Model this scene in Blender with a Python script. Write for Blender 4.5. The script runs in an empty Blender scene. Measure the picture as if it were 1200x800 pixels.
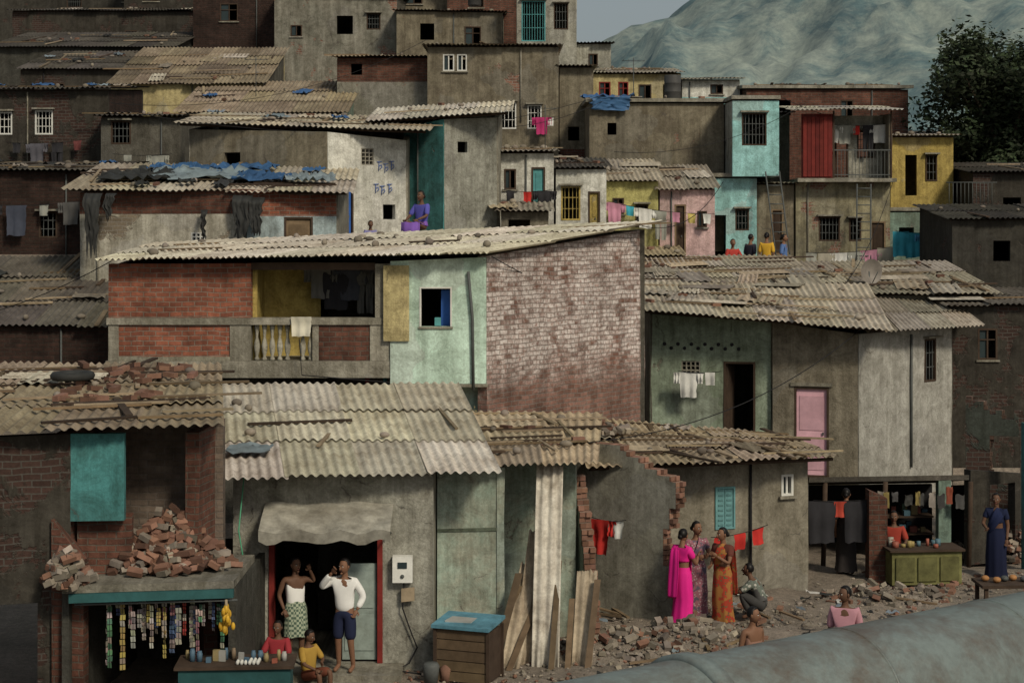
import bpy, math, random
from mathutils import Vector, Matrix, noise
random.seed(7)
R=random.random
def U(a,b): return a+(b-a)*random.random()
V=Vector
# ---------------------------------------------------------------- materials
MC={}
def newmat(name):
    m=bpy.data.materials.new(name); m.use_nodes=True
    nt=m.node_tree; b=nt.nodes["Principled BSDF"]
    b.inputs["Roughness"].default_value=0.9
    b.inputs["Specular IOR Level"].default_value=0.2
    return m,nt,b
class NT:
    def __init__(s,nt): s.nt=nt; s.n=nt.nodes; s.l=nt.links
    def node(s,t,**k):
        n=s.n.new(t)
        for a,b in k.items(): setattr(n,a,b)
        return n
    def setin(s,n,i,v):
        if isinstance(v,bpy.types.NodeSocket): s.l.new(v,n.inputs[i])
        else: n.inputs[i].default_value=v
    def coords(s,scale=(1,1,1),obj=False):
        tc=s.node("ShaderNodeTexCoord"); oi=s.node("ShaderNodeObjectInfo")
        ml=s.node("ShaderNodeMath",operation='MULTIPLY'); s.l.new(oi.outputs["Random"],ml.inputs[0]); ml.inputs[1].default_value=57.0
        ad=s.node("ShaderNodeVectorMath",operation='ADD'); s.l.new(tc.outputs["Object" if obj else "UV"],ad.inputs[0]); s.l.new(ml.outputs[0],ad.inputs[1])
        mp=s.node("ShaderNodeMapping"); s.l.new(ad.outputs[0],mp.inputs[0]); mp.inputs["Scale"].default_value=scale
        return mp.outputs[0]
    def noise(s,vec,sc,det=6,rough=.6,dist=0):
        n=s.node("ShaderNodeTexNoise"); s.l.new(vec,n.inputs["Vector"])
        n.inputs["Scale"].default_value=sc; n.inputs["Detail"].default_value=min(det,6); n.inputs["Roughness"].default_value=rough; n.inputs["Distortion"].default_value=dist
        return n.outputs["Fac"]
    def ramp(s,fac,a,b,c0=(0,0,0),c1=(1,1,1)):
        r=s.node("ShaderNodeValToRGB"); s.l.new(fac,r.inputs[0])
        e=r.color_ramp.elements; e[0].position=a; e[1].position=b
        e[0].color=(*c0,1); e[1].color=(*c1,1); return r.outputs[0]
    def mix(s,fac,a,b,mode='MIX'):
        m=s.node("ShaderNodeMix",data_type='RGBA',blend_type=mode)
        s.setin(m,0,fac)
        for i,v in ((6,a),(7,b)):
            if isinstance(v,tuple): m.inputs[i].default_value=(*v[:3],1)
            else: s.l.new(v,m.inputs[i])
        s.last=m
        return m.outputs[2]
    def tint(s,c):
        a=s.node("ShaderNodeAttribute",attribute_name="tint")
        r=s.mix(1.0,c,a.outputs["Color"],'MULTIPLY'); s.last.name='tintmix'; return r
    def bump(s,h,st,dist=.02):
        b=s.node("ShaderNodeBump"); b.inputs["Strength"].default_value=st; b.inputs["Distance"].default_value=dist
        s.l.new(h,b.inputs["Height"]); return b.outputs[0]
def brickcol(N,c1,c2,mo,vec,two=False):
    nz=N.node("ShaderNodeTexNoise"); N.l.new(vec,nz.inputs["Vector"]); nz.inputs["Scale"].default_value=1.6
    vm=N.node("ShaderNodeVectorMath",operation='MULTIPLY_ADD'); N.l.new(nz.outputs["Color"],vm.inputs[0]); vm.inputs[1].default_value=(.09,.09,0); N.l.new(vec,vm.inputs[2])
    outs=[]
    for A,B in (((c1,c2),((1,1,1),(0,0,0))) if two else ((c1,c2),)):
        b=N.node("ShaderNodeTexBrick"); N.l.new(vm.outputs[0],b.inputs["Vector"])
        b.inputs["Scale"].default_value=1; b.inputs["Brick Width"].default_value=.25; b.inputs["Row Height"].default_value=.095
        b.inputs["Mortar Size"].default_value=.011; b.inputs["Mortar Smooth"].default_value=.3; b.inputs["Bias"].default_value=-.1 if A is c1 else 0
        b.inputs["Color1"].default_value=(*A,1); b.inputs["Color2"].default_value=(*B,1); b.inputs["Mortar"].default_value=(*mo,1)
        outs.append(b)
    if two: return outs[0].outputs["Color"],outs[0].outputs["Fac"],outs[1].outputs["Color"]
    return outs[0].outputs["Color"],outs[0].outputs["Fac"]
def brick(c1=(.33,.12,.075),c2=(.20,.07,.05),mo=(.27,.22,.18),white=0,dirt=.6,wcol=(.62,.58,.55)):
    key=('b',c1,c2,mo,white,dirt,wcol)
    if key in MC: return MC[key]
    m,nt,b=newmat("brick"); N=NT(nt); vec=N.coords()
    if white>0: c,f,rb=brickcol(N,c1,c2,mo,vec,True)
    else: c,f=brickcol(N,c1,c2,mo,vec)
    n1=N.noise(vec,7,6,.7); c=N.mix(.8,c,N.ramp(n1,.25,.75,(.5,.46,.44),(1.35,1.25,1.2)),'MULTIPLY')
    if white>0:
        n2=N.noise(vec,.75,6,.85,.6); n4=N.noise(vec,12,4,.8)
        a=N.node("ShaderNodeMath",operation='MULTIPLY_ADD'); N.l.new(rb,a.inputs[0]); a.inputs[1].default_value=.24; N.l.new(n2,a.inputs[2])
        w=N.ramp(a.outputs[0],.44,.66)
        w=N.mix(1.0,w,N.ramp(n4,.36,.56,(.15,.15,.15),(1,1,1)),'MULTIPLY')
        w=N.mix(1.0,w,N.ramp(f,.2,.9,(1,1,1),(.3,.3,.3)),'MULTIPLY')
        sx=N.node("ShaderNodeSeparateXYZ"); tc=N.node("ShaderNodeTexCoord"); N.l.new(tc.outputs["UV"],sx.inputs[0])
        ad=N.node("ShaderNodeMath",operation='MULTIPLY_ADD'); N.l.new(n2,ad.inputs[0]); ad.inputs[1].default_value=2.4; N.l.new(sx.outputs[1],ad.inputs[2])
        sc_=N.node("ShaderNodeMath",operation='MULTIPLY'); N.l.new(ad.outputs[0],sc_.inputs[0]); sc_.inputs[1].default_value=.1
        w=N.mix(1.0,w,N.ramp(sc_.outputs[0],.46,.55,(.08,.08,.08),(1,1,1)),'MULTIPLY')
        c=N.mix(w,c,wcol)
    n3=N.noise(vec,.8,6,.75); c=N.mix(dirt,c,N.ramp(n3,.35,.65,(.3,.29,.28),(1.05,1.05,1.05)),'MULTIPLY')
    sv=N.coords((3.5,.3,1)); n6=N.noise(sv,1,5,.7); c=N.mix(.5,c,N.ramp(n6,.4,.68,(1.05,1.05,1.05),(.4,.38,.36)),'MULTIPLY')
    c=N.tint(c); N.l.new(c,b.inputs["Base Color"])
    h=N.mix(.5,N.ramp(f,0,1,(1,1,1),(0,0,0)),N.ramp(n1,.2,.8))
    N.l.new(N.bump(h,.9,.03),b.inputs["Normal"]); MC[key]=m; return m
def plaster(c=(.35,.335,.285),c2=(.20,.19,.16),peel=0.0,streak=.65,bc=(.25,.13,.095)):
    key=('p',c,c2,peel,streak,bc)
    if key in MC: return MC[key]
    m,nt,b=newmat("plaster"); N=NT(nt); vec=N.coords()
    n1=N.noise(vec,.8,6,.78,.3); col=N.mix(N.ramp(n1,.38,.64),c,c2)
    wv=N.node("ShaderNodeVectorMath",operation='MULTIPLY_ADD'); nn=N.node("ShaderNodeTexNoise"); N.l.new(vec,nn.inputs["Vector"]); nn.inputs["Scale"].default_value=2.5; nn.inputs["Detail"].default_value=4
    N.l.new(nn.outputs["Color"],wv.inputs[0]); wv.inputs[1].default_value=(.6,.6,0); N.l.new(vec,wv.inputs[2])
    # cement repair patches
    vp=N.node("ShaderNodeTexVoronoi"); vp.inputs["Scale"].default_value=.95; N.l.new(wv.outputs[0],vp.inputs["Vector"])
    sp=N.node("ShaderNodeSeparateColor"); N.l.new(vp.outputs["Color"],sp.inputs[0])
    g=sum(c)/3; pc=tuple(.55*x+.45*g*.62 for x in c)
    col=N.mix(N.ramp(sp.outputs[0],.80,.82,(0,0,0),(.8,.8,.8)),col,pc)
    sv=N.coords((4.5,.35,1)); n2=N.noise(sv,1,6,.72)
    col=N.mix(streak,col,N.ramp(n2,.34,.66,(1.14,1.14,1.12),(.34,.32,.27)),'MULTIPLY')
    n3=N.noise(vec,22,5,.7); col=N.mix(.7,col,N.ramp(n3,.25,.75,(.65,.65,.64),(1.2,1.2,1.2)),'MULTIPLY')
    n5=N.noise(vec,2.4,6,.85,.6)
    col=N.mix(.8,col,N.ramp(n5,.38,.70,(1.14,1.14,1.12),(.36,.34,.30)),'MULTIPLY')
    vo=N.node("ShaderNodeTexVoronoi",feature='DISTANCE_TO_EDGE'); vo.inputs["Scale"].default_value=.55; N.l.new(wv.outputs[0],vo.inputs["Vector"])
    cr=N.mix(1.0,N.ramp(vo.outputs["Distance"],.001,.008,(.8,.8,.8),(0,0,0)),N.ramp(n1,.52,.58),'MULTIPLY')
    col=N.mix(cr,col,(.07,.062,.055))
    h=n3
    if peel>0:
        bcx,f=brickcol(N,bc,tuple(x*.6 for x in bc),tuple(x*.9+.02 for x in (bc[0],bc[0]*.9,bc[0]*.75)),vec)
        bcx=N.mix(.7,bcx,N.ramp(n3,.3,.7,(.6,.6,.6),(1.2,1.2,1.2)),'MULTIPLY')
        n4=N.noise(vec,.75,6,.7,.5); pm=N.ramp(n4,.70-peel*.45,.73-peel*.45)
        col=N.mix(pm,col,bcx)
        h=N.mix(.75,n3,N.ramp(n4,.70-peel*.45,.73-peel*.45,(1,1,1),(0,0,0)))
    col=N.tint(col); N.l.new(col,b.inputs["Base Color"])
    N.l.new(N.bump(h,.6,.03),b.inputs["Normal"]); MC[key]=m; return m
def sheetmat(c=(.36,.34,.31),c2=(.2,.17,.14),rough=.85):
    key=('s',c,c2)
    if key in MC: return MC[key]
    m,nt,b=newmat("corrugated_sheet"); N=NT(nt); vec=N.coords()
    n1=N.noise(vec,1.1,6,.75,.4); col=N.mix(N.ramp(n1,.42,.68),c,c2)
    sv=N.coords((7,.6,1)); n2=N.noise(sv,1,6,.7); col=N.mix(.6,col,N.ramp(n2,.3,.72,(1.2,1.18,1.12),(.48,.44,.4)),'MULTIPLY')
    n3=N.noise(vec,16,5,.7); col=N.mix(.6,col,N.ramp(n3,.3,.7,(.6,.6,.6),(1.2,1.2,1.2)),'MULTIPLY')
    n4=N.noise(vec,2.6,5,.8); col=N.mix(.7,col,N.ramp(n4,.5,.72,(1,1,1),(.35,.32,.29)),'MULTIPLY')
    col=N.tint(col); N.l.new(col,b.inputs["Base Color"]); b.inputs["Roughness"].default_value=rough
    N.l.new(N.bump(n3,.3,.02),b.inputs["Normal"]); MC[key]=m; return m
def paint(c,wear=.4,rough=.75,obj=False):
    key=('c',c,wear,rough)
    if key in MC: return MC[key]
    m,nt,b=newmat("painted"); N=NT(nt); vec=N.coords(obj=True)
    n=N.noise(vec,5,5,.7); n2=N.noise(vec,1.7,5,.7)
    col=N.mix(wear,c,N.ramp(n,.3,.7,tuple(x*.45 for x in c),tuple(min(1,x*1.15) for x in c)))
    col=N.mix(wear,col,N.ramp(n2,.4,.7,(1,1,1),(.45,.42,.38)),'MULTIPLY')
    col=N.tint(col); N.l.new(col,b.inputs["Base Color"]); b.inputs["Roughness"].default_value=rough
    N.l.new(N.bump(n,.25,.01),b.inputs["Normal"]); MC[key]=m; return m
def pattern(c1,c2,c3,sc=22):
    key=('pt',c1,c2,c3,sc)
    if key in MC: return MC[key]
    m,nt,b=newmat("printed_cloth"); N=NT(nt); vec=N.coords(obj=True)
    v=N.node("ShaderNodeTexVoronoi"); N.l.new(vec,v.inputs["Vector"]); v.inputs["Scale"].default_value=sc
    col=N.mix(N.ramp(v.outputs["Distance"],.3,.36),c2,c1)
    n=N.noise(vec,sc*.3,3,.5); col=N.mix(N.ramp(n,.52,.56),col,c3)
    N.l.new(col,b.inputs["Base Color"]); MC[key]=m; return m
def check(c1,c2,sc=18):
    m,nt,b=newmat("checked_cloth"); N=NT(nt); vec=N.coords(obj=True)
    v=N.node("ShaderNodeTexChecker"); N.l.new(vec,v.inputs["Vector"]); v.inputs["Scale"].default_value=sc
    v.inputs["Color1"].default_value=(*c1,1); v.inputs["Color2"].default_value=(*c2,1)
    N.l.new(v.outputs[0],b.inputs["Base Color"]); return m
BR=brick((.36,.14,.09),(.20,.08,.055),(.28,.23,.19)); BRD=brick((.06,.036,.03),(.036,.024,.021),(.05,.043,.037),0,.7)  # BRD: brick for the frame sides, vignette darkness put into its colour
BRM=brick((.18,.085,.062),(.105,.052,.04),(.14,.12,.10),0,.7)
BRG=brick((.22,.185,.155),(.15,.125,.105),(.2,.18,.16),0,.6)
BRW=brick((.27,.145,.115),(.17,.10,.08),(.25,.22,.2),.62,.4,(.70,.65,.63))
PDK=plaster((.065,.06,.052),(.035,.032,.028),.38,.6,(.058,.034,.028)); PDK2=plaster((.065,.062,.055),(.038,.036,.032),.2,.6,(.055,.034,.028))  # plaster for left and right edges; a vignette is painted into these colours
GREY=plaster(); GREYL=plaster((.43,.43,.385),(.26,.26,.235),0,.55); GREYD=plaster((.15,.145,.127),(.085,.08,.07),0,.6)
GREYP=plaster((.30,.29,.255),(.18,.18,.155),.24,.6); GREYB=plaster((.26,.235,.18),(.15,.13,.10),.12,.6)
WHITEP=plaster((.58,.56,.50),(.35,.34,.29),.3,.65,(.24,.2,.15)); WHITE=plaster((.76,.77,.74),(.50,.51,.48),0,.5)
MINT=plaster((.62,.82,.74),(.44,.60,.52),.06,.45,(.30,.31,.25)); MINTG=plaster((.34,.42,.345),(.21,.26,.20),.1,.6,(.2,.2,.155))
TEAL=plaster((.08,.27,.29),(.06,.16,.165),.08,.5,(.16,.14,.12)); TEALG=plaster((.22,.32,.285),(.16,.2,.165),.15,.6,(.2,.185,.16))
TURQ=plaster((.38,.70,.74),(.28,.54,.56),0,.4); LBLUE=plaster((.48,.60,.67),(.30,.37,.40),.1,.5)
YEL=plaster((.55,.43,.14),(.36,.28,.10),0,.5); YELP=plaster((.60,.52,.28),(.40,.34,.19),0,.5); YELG=plaster((.60,.57,.24),(.38,.36,.15),0,.5)
PINK=plaster((.74,.52,.54),(.52,.39,.39),0,.5); REDW=plaster((.22,.03,.027),(.13,.022,.02),0,.5)
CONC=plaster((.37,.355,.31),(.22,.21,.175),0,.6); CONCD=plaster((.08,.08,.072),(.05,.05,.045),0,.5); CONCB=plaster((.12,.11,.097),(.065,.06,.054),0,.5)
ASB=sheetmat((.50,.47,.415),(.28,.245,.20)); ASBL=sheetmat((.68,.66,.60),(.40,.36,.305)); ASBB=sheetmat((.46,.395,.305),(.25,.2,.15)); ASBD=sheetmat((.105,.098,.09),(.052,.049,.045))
WOOD=paint((.22,.16,.10),.6,.9); WOODD=paint((.07,.048,.035),.6,.9); WOODL=paint((.36,.29,.20),.6,.9)
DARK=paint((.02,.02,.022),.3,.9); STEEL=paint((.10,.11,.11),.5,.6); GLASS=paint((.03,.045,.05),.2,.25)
WPAINT=paint((.64,.65,.62),.35,.7); BPAINT=paint((.04,.13,.45),.3,.7); TPAINT=paint((.11,.36,.38),.5,.7); RPAINT=paint((.22,.03,.025),.5,.7); PPAINT=paint((.74,.45,.53),.3,.7)
BRKS=paint((.24,.135,.10),.6,.95); STONE=paint((.30,.265,.225),.6,.95); TARPB=paint((.05,.13,.30),.5,.5); TARPG=paint((.20,.25,.29),.5,.55); TARPK=paint((.035,.037,.037),.5,.7)
NTC={}
def notint(mat):
    if mat.name in NTC: return NTC[mat.name]
    c=mat.copy(); n=c.node_tree.nodes.get('tintmix')
    if n: n.inputs[0].default_value=0.0
    NTC[mat.name]=c; return c
# ---------------------------------------------------------------- mesh builder
class MB:
    def __init__(s): s.v=[];s.f=[];s.m=[];s.uv=[];s.c=[];s.sm=[];s.mats=[]
    def mi(s,m):
        if m not in s.mats: s.mats.append(m)
        return s.mats.index(m)
    def face(s,pts,mat,uv=None,col=(1,1,1),sm=False):
        b=len(s.v); s.v+= [tuple(p) for p in pts]; s.f.append(tuple(range(b,b+len(pts))))
        s.m.append(s.mi(mat)); s.uv.append(uv or [(p[0],p[2]) for p in pts]); s.c.append(col); s.sm.append(sm)
    def grid(s,P,mat,UVs=None,col=(1,1,1),sm=True,wrap=False):
        b=len(s.v); r=len(P); c=len(P[0])
        for row in P: s.v+=[tuple(p) for p in row]
        mi=s.mi(mat)
        for i in range(r-1):
            for j in range(c if wrap else c-1):
                j2=(j+1)%c
                s.f.append((b+i*c+j,b+i*c+j2,b+(i+1)*c+j2,b+(i+1)*c+j)); s.m.append(mi); s.c.append(col); s.sm.append(sm)
                if UVs: s.uv.append([UVs[i][j],UVs[i][j2],UVs[i+1][j2],UVs[i+1][j]])
                else: s.uv.append([(P[a][d][0],P[a][d][2]) for a,d in((i,j),(i,j2),(i+1,j2),(i+1,j))])
    def box(s,o,ax,ay,az,mat,col=(1,1,1)):
        o=V(o);ax=V(ax);ay=V(ay);az=V(az); X,Y,Z=ax.length,ay.length,az.length
        u0=R()*9
        for (p,a,b,la,lb) in ((o,ax,az,X,Z),(o+ax,ay,az,Y,Z),(o+ax+ay,-ax,az,X,Z),(o+ay,-ay,az,Y,Z),(o+az,ax,ay,X,Y),(o+ay,ax,-ay,X,Y)):
            s.face([p,p+a,p+a+b,p+b],mat,[(u0,0),(u0+la,0),(u0+la,lb),(u0,lb)],col)
    def fbox(s,fr,s0,s1,o0,o1,z0,z1,mat,col=(1,1,1)):
        s.box(fr.P(s0,o1,z0),fr.d*(s1-s0),-fr.n*(o1-o0),V((0,0,z1-z0)),mat,col)
    def tube(s,pts,rad,mat,n=8,cap=True,col=(1,1,1),flat=1.0):
        pts=[V(p) for p in pts]
        if not isinstance(rad,(list,tuple)): rad=[rad]*len(pts)
        rings=[]; up=None
        for i,p in enumerate(pts):
            t=(pts[min(i+1,len(pts)-1)]-pts[max(i-1,0)]).normalized()
            if up is None: up=t.orthogonal().normalized()
            up=(up-t*up.dot(t)).normalized(); w=t.cross(up)
            rings.append([p+(up*math.cos(2*math.pi*k/n)+w*math.sin(2*math.pi*k/n)*flat)*rad[i] for k in range(n)])
        if cap: rings=[[pts[0]]*n]+rings+[[pts[-1]]*n]
        s.grid(rings,mat,col=col,wrap=True)
    def ell(s,c,r,mat,M=None,n=12,m=8,col=(1,1,1),fn=None,sm=True):
        c=V(c); rows=[]
        for i in range(m+1):
            th=math.pi*i/m
            row=[]
            for k in range(n):
                ph=2*math.pi*k/n
                p=V((r[0]*math.sin(th)*math.cos(ph),r[1]*math.sin(th)*math.sin(ph),-r[2]*math.cos(th)))
                if fn: p=fn(p)
                if M: p=M@p
                row.append(c+p)
            rows.append(row)
        s.grid(rows,mat,col=col,wrap=True,sm=sm)
    def build(s,name,parent=None,loc=None):
        me=bpy.data.meshes.new(name); me.from_pydata(s.v,[],s.f)
        for m in s.mats: me.materials.append(m)
        me.polygons.foreach_set("material_index",s.m); me.polygons.foreach_set("use_smooth",s.sm)
        uvl=me.uv_layers.new(name="UVMap"); uvl.data.foreach_set("uv",[x for f in s.uv for p in f for x in p[:2]])
        ca=me.color_attributes.new("tint",'FLOAT_COLOR','CORNER')
        ca.data.foreach_set("color",[x for f,c in zip(s.f,s.c) for _ in f for x in (c[0],c[1],c[2],1)])
        me.update(); o=bpy.data.objects.new(name,me); bpy.context.scene.collection.objects.link(o)
        if parent: o.parent=parent
        if loc: o.location=loc
        return o
def empty(name,loc=(0,0,0),yaw=0,sc=1):
    e=bpy.data.objects.new(name,None); bpy.context.scene.collection.objects.link(e)
    e.location=loc; e.rotation_euler=(0,0,yaw); e.scale=(sc,sc,sc); e.empty_display_size=.3; return e
class Fr:
    def __init__(s,p0,p1):
        s.o=V((p0[0],p0[1],0)); d=V((p1[0]-p0[0],p1[1]-p0[1],0)); s.L=d.length; s.d=d.normalized(); s.n=V((s.d.y,-s.d.x,0))
    def P(s,a,o,z): p=s.o+s.d*a+s.n*o; return V((p.x,p.y,z))
def gray(a,b):
    g=U(a,b); return (g,g*U(.97,1.02),g*U(.93,1.03))
# ---------------------------------------------------------------- walls & openings
def wall(mb,fr,sa,sb,z0,zt0,zt1,mat,ops=(),thk=.15,uo=0,jit=.028):
    L=fr.L
    top=lambda s_: zt0+(zt1-zt0)*max(0,min(1,s_/L))
    zc=min(top(sa),top(sb)); xs={sa,sb}; zs={z0}
    for o in ops:
        xs|={max(sa,o[0]),min(sb,o[1])}; zs|={max(z0,o[2]),min(zc-.03,o[3])}
    def sub(a,st):
        a=sorted(a); r=[a[0]]
        for x,y in zip(a,a[1:]):
            if y-x<1e-4: continue
            n=max(1,int((y-x)/st)); r+=[x+(y-x)*(i+1)/n for i in range(n)]
        return r
    zl=sub(zs|{max(z0+.01,zc-.05)},.6)[:]; xs=sub(xs,.6)
    nz=len(zl); nx=len(xs)
    def pt(i,j,side):
        x=xs[i]; z=zl[j] if j<nz else top(x)
        off=0 if not side else -thk
        if not side:
            off=jit*noise.noise(fr.P(x,0,z)*1.3)
        return fr.P(x,off,z)
    def solid(i,j):
        if i<0 or j<0 or i>=nx-1 or j>=nz: return False
        x=(xs[i]+xs[i+1])/2; z=(zl[j]+(zl[j+1] if j+1<nz else top(x)))/2
        for o in ops:
            if o[0]<x<o[1] and o[2]<z<min(o[3],zc-.02): return False
        return True
    for i in range(nx-1):
        for j in range(nz):
            if not solid(i,j): continue
            a,b_,c,d=pt(i,j,0),pt(i+1,j,0),pt(i+1,j+1,0),pt(i,j+1,0)
            A,B,C,D=pt(i,j,1),pt(i+1,j,1),pt(i+1,j+1,1),pt(i,j+1,1)
            u0,u1=xs[i]+uo,xs[i+1]+uo; za,zb=a.z,d.z
            mb.face([a,b_,c,d],mat,[(u0,za),(u1,za),(u1,c.z),(u0,zb)])
            mb.face([B,A,D,C],mat,[(u1,za),(u0,za),(u0,zb),(u1,C.z)])
            if not solid(i-1,j): mb.face([A,a,d,D],mat,[(u0,za),(u0+thk,za),(u0+thk,zb),(u0,zb)])
            if not solid(i+1,j): mb.face([b_,B,C,c],mat,[(u0,za),(u0+thk,za),(u0+thk,zb),(u0,zb)])
            if not solid(i,j+1): mb.face([d,c,C,D],mat,[(u0,zb),(u1,zb),(u1,zb+thk),(u0,zb+thk)])
            if not solid(i,j-1): mb.face([A,B,b_,a],mat,[(u0,za),(u1,za),(u1,za+thk),(u0,za+thk)])
def fill(mb,fr,o):
    s0,s1,z0,z1,kind=o[:5]; c=o[5] if len(o)>5 else WOODD
    w=.045
    def frame(m,w=w,a=-.09,b=.012):
        mb.fbox(fr,s0,s0+w,a,b,z0,z1,m); mb.fbox(fr,s1-w,s1,a,b,z0,z1,m)
        mb.fbox(fr,s0+w,s1-w,a,b-.003,z1-w,z1,m); mb.fbox(fr,s0+w,s1-w,a,b-.003,z0,z0+w,m)
    if kind=='win':
        frame(c); mid=(s0+s1)/2
        mb.fbox(fr,mid-.02,mid+.02,-.08,-.01,z0+w,z1-w,c)
        if z1-z0>.6: mb.fbox(fr,s0+w,s1-w,-.075,-.015,z0+(z1-z0)*.62,z0+(z1-z0)*.62+.03,c)
        mb.fbox(fr,s0+w,mid-.02,-.07,-.055,z0+w,z1-w,GLASS)
        mb.fbox(fr,s0-.05,s1+.05,0.01,.07,z0-.05,z0-.004,CONC)
    elif kind=='grill':
        frame(c); n=max(3,int((s1-s0)/.11))
        for i in range(1,n): x=s0+(s1-s0)*i/n; mb.fbox(fr,x-.009,x+.009,-.03,-.012,z0+w,z1-w,STEEL if c is WOODD else c)
        for q in(.33,.66): z=z0+(z1-z0)*q; mb.fbox(fr,s0+w,s1-w,-.04,-.03,z,z+.02,STEEL if c is WOODD else c)
        mb.fbox(fr,s0-.06,s1+.06,0.01,.18,z1+.02,z1+.07,CONC)
    elif kind=='jali':
        n=max(2,round((s1-s0)/.12)); m=max(2,round((z1-z0)/.12))
        for i in range(n+1): x=s0+(s1-s0-.03)*i/n; mb.fbox(fr,x,x+.03,-.1,-.01,z0,z1,c)
        for i in range(m+1): z=z0+(z1-z0-.03)*i/m; mb.fbox(fr,s0,s1,-.095,-.015,z,z+.03,c)
    elif kind=='door':
        frame(WOODD if c is not WOODD else WOOD,.05)
        mb.fbox(fr,s0+.05,s1-.05,-.08,-.05,z0+.05,z1-.05,c)
        H=z1-z0
        for a,b in((.08,.45),(.52,.9)):
            mb.fbox(fr,s0+.12,s1-.12,-.05,-.035,z0+H*a,z0+H*b,c,(.8,.8,.8))
        mb.fbox(fr,s1-.15,s1-.12,-.05,-.01,z0+H*.47,z0+H*.5,STEEL)
    elif kind=='open':
        frame(c,.05); mb.box(fr.P(s0+.05,-.08,z0+.04),-fr.n*(s1-s0)*.8+fr.d*.12,fr.d*.035,V((0,0,z1-z0-.1)),c)
    elif kind=='shut':
        frame(c,.035,-.06,.03); mid=(s0+s1)/2
        for a,b in((s0+.035,mid-.006),(mid+.006,s1-.035)):
            mb.fbox(fr,a,b,-.03,.0,z0+.035,z1-.035,c)
            n=int((z1-z0)/.09)
            for i in range(n): z=z0+.06+(z1-z0-.14)*i/max(1,n-1); mb.fbox(fr,a+.03,b-.03,.0,.014,z,z+.03,c,(.75,.75,.75))
# ---------------------------------------------------------------- roofs
def corr(mb,q,mat,os=(.15,.15,.2,.1),pitch=.15,amp=.024,sw=1.05,sl=1.9,spw=6,tr=(.65,1.2),miss=.0):
    a,b,c,d=[V(p) for p in q]
    W=((b-a).length+(c-d).length)/2; Ln=((d-a).length+(c-b).length)/2
    def bl(s,t): return (a*(1-s)+b*s)*(1-t)+(d*(1-s)+c*s)*t
    nrm=(b-a).cross(d-a).normalized()
    if nrm.z<0: nrm=-nrm
    S0,S1,T0,T1=-os[0]/W,1+os[1]/W,-os[2]/Ln,1+os[3]/Ln
    nc=max(1,round((S1-S0)*W/sw)); nr=max(1,round((T1-T0)*Ln/sl))
    for j in range(nr):
        for i in range(nc):
            if R()<miss: continue
            s0=S0+(S1-S0)*i/nc-.03/W; s1=S0+(S1-S0)*(i+1)/nc+.03/W
            t0=T0+(T1-T0)*j/nr+U(-.14,.04)/Ln; t1=T0+(T1-T0)*(j+1)/nr+.14/Ln
            g=U(*tr); col=(g,g*U(.95,1.01),g*U(.86,1.0))
            w=(s1-s0)*W; n=max(6,int(w/pitch*spw)); lift=.02+.02*(j)+U(0,.012)+(.012 if i%2 else 0)
            rot=U(-.012,.012); e0=U(-.005,.018); e1=U(-.005,.008); u0=U(0,40)
            rows=[];uvs=[]
            for k in range(3):
                t=t0+(t1-t0)*k/2; row=[];uv=[]
                for m in range(n+1):
                    f=m/n; s_=s0+(s1-s0)*f; x=s_*W
                    sk=rot*(f-.5)*w/Ln*2
                    z=amp*math.sin(2*math.pi*x/pitch)+lift+(e0*(1-k/2)+e1*f)
                    row.append(bl(s_,t+sk)+nrm*z); uv.append((u0+x,t*Ln))
                rows.append(row);uvs.append(uv)
            mb.grid(rows,mat,uvs,col)
    return bl,W,Ln,nrm
def junk(mb,bl,W,Ln,nrm,n,kinds='bps'):
    for _ in range(int(n*.85)):
        s,t=U(.03,.97),U(.03,.97); p=bl(s,t)+nrm*.075; k=random.choice(kinds)
        if k=='c' and R()<.45: k='p'
        if k=='b' and R()<.5: k='s'
        if k=='t' and R()<.55: k='p'
        an=U(0,math.pi); e=(bl(1,t)-bl(0,t)).normalized(); g=nrm.cross(e)
        d=e*math.cos(an)+g*math.sin(an); w=nrm.cross(d)
        gg=gray(.5,1.15)
        if k=='b': mb.box(p,d*.22,w*.1,nrm*.07,BRKS,gg)
        elif k=='p':
            l=U(.8,2.4); d2=(g if R()<.35 else e)*1.0+d*.2; d2.normalize(); mb.box(p-d2*l/2,d2*l,nrm.cross(d2)*U(.05,.11),nrm*.03,random.choice([WOOD,WOODL,WOODD]),gg)
        elif k=='s':
            mb.ell(p+nrm*.03,(U(.05,.12),U(.05,.1),U(.04,.08)),STONE,n=7,m=5,col=gg)
        elif k=='t':
            l=U(.8,1.8); wd=U(.4,.9); cc=gray(.5,1.15); rows=[]; tl=U(0,.015); d=(g*U(.9,1.1)+e*U(-.2,.2)).normalized() if R()<.6 else (e+g*U(-.2,.2)).normalized(); w=nrm.cross(d)
            for i in range(3): rows.append([p+d*l*(i/2-.5)+w*wd*(m/24-.5)+nrm*(.02+.02*math.sin(m*1.05)+tl*i) for m in range(25)])
            mb.grid(rows,random.choice([ASB,ASBB,ASB]),None,cc)
        elif k=='c':
            rag(mb,p+nrm*.04,d,w,nrm,U(.3,.9),U(.25,.6),random.choice([TARPB,TARPG,TARPK,TARPK,STONE]))
def rag(mb,p,d,w,nrm,l,wd,mat,amp=.08,n=8):
    sd=U(0,99); rows=[]
    for i in range(n+1):
        row=[]
        for j in range(n+1):
            q=p+d*l*(i/n-.5+.12*noise.noise((i*.4+sd,j*.4,1)))+w*wd*(j/n-.5+.15*noise.noise((i*.4,j*.4+sd,5)))
            row.append(q+nrm*abs(noise.noise((i*.55+sd,j*.55,3)))*amp*2)
        rows.append(row)
    mb.grid(rows,mat,None,gray(.7,1.2))
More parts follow.
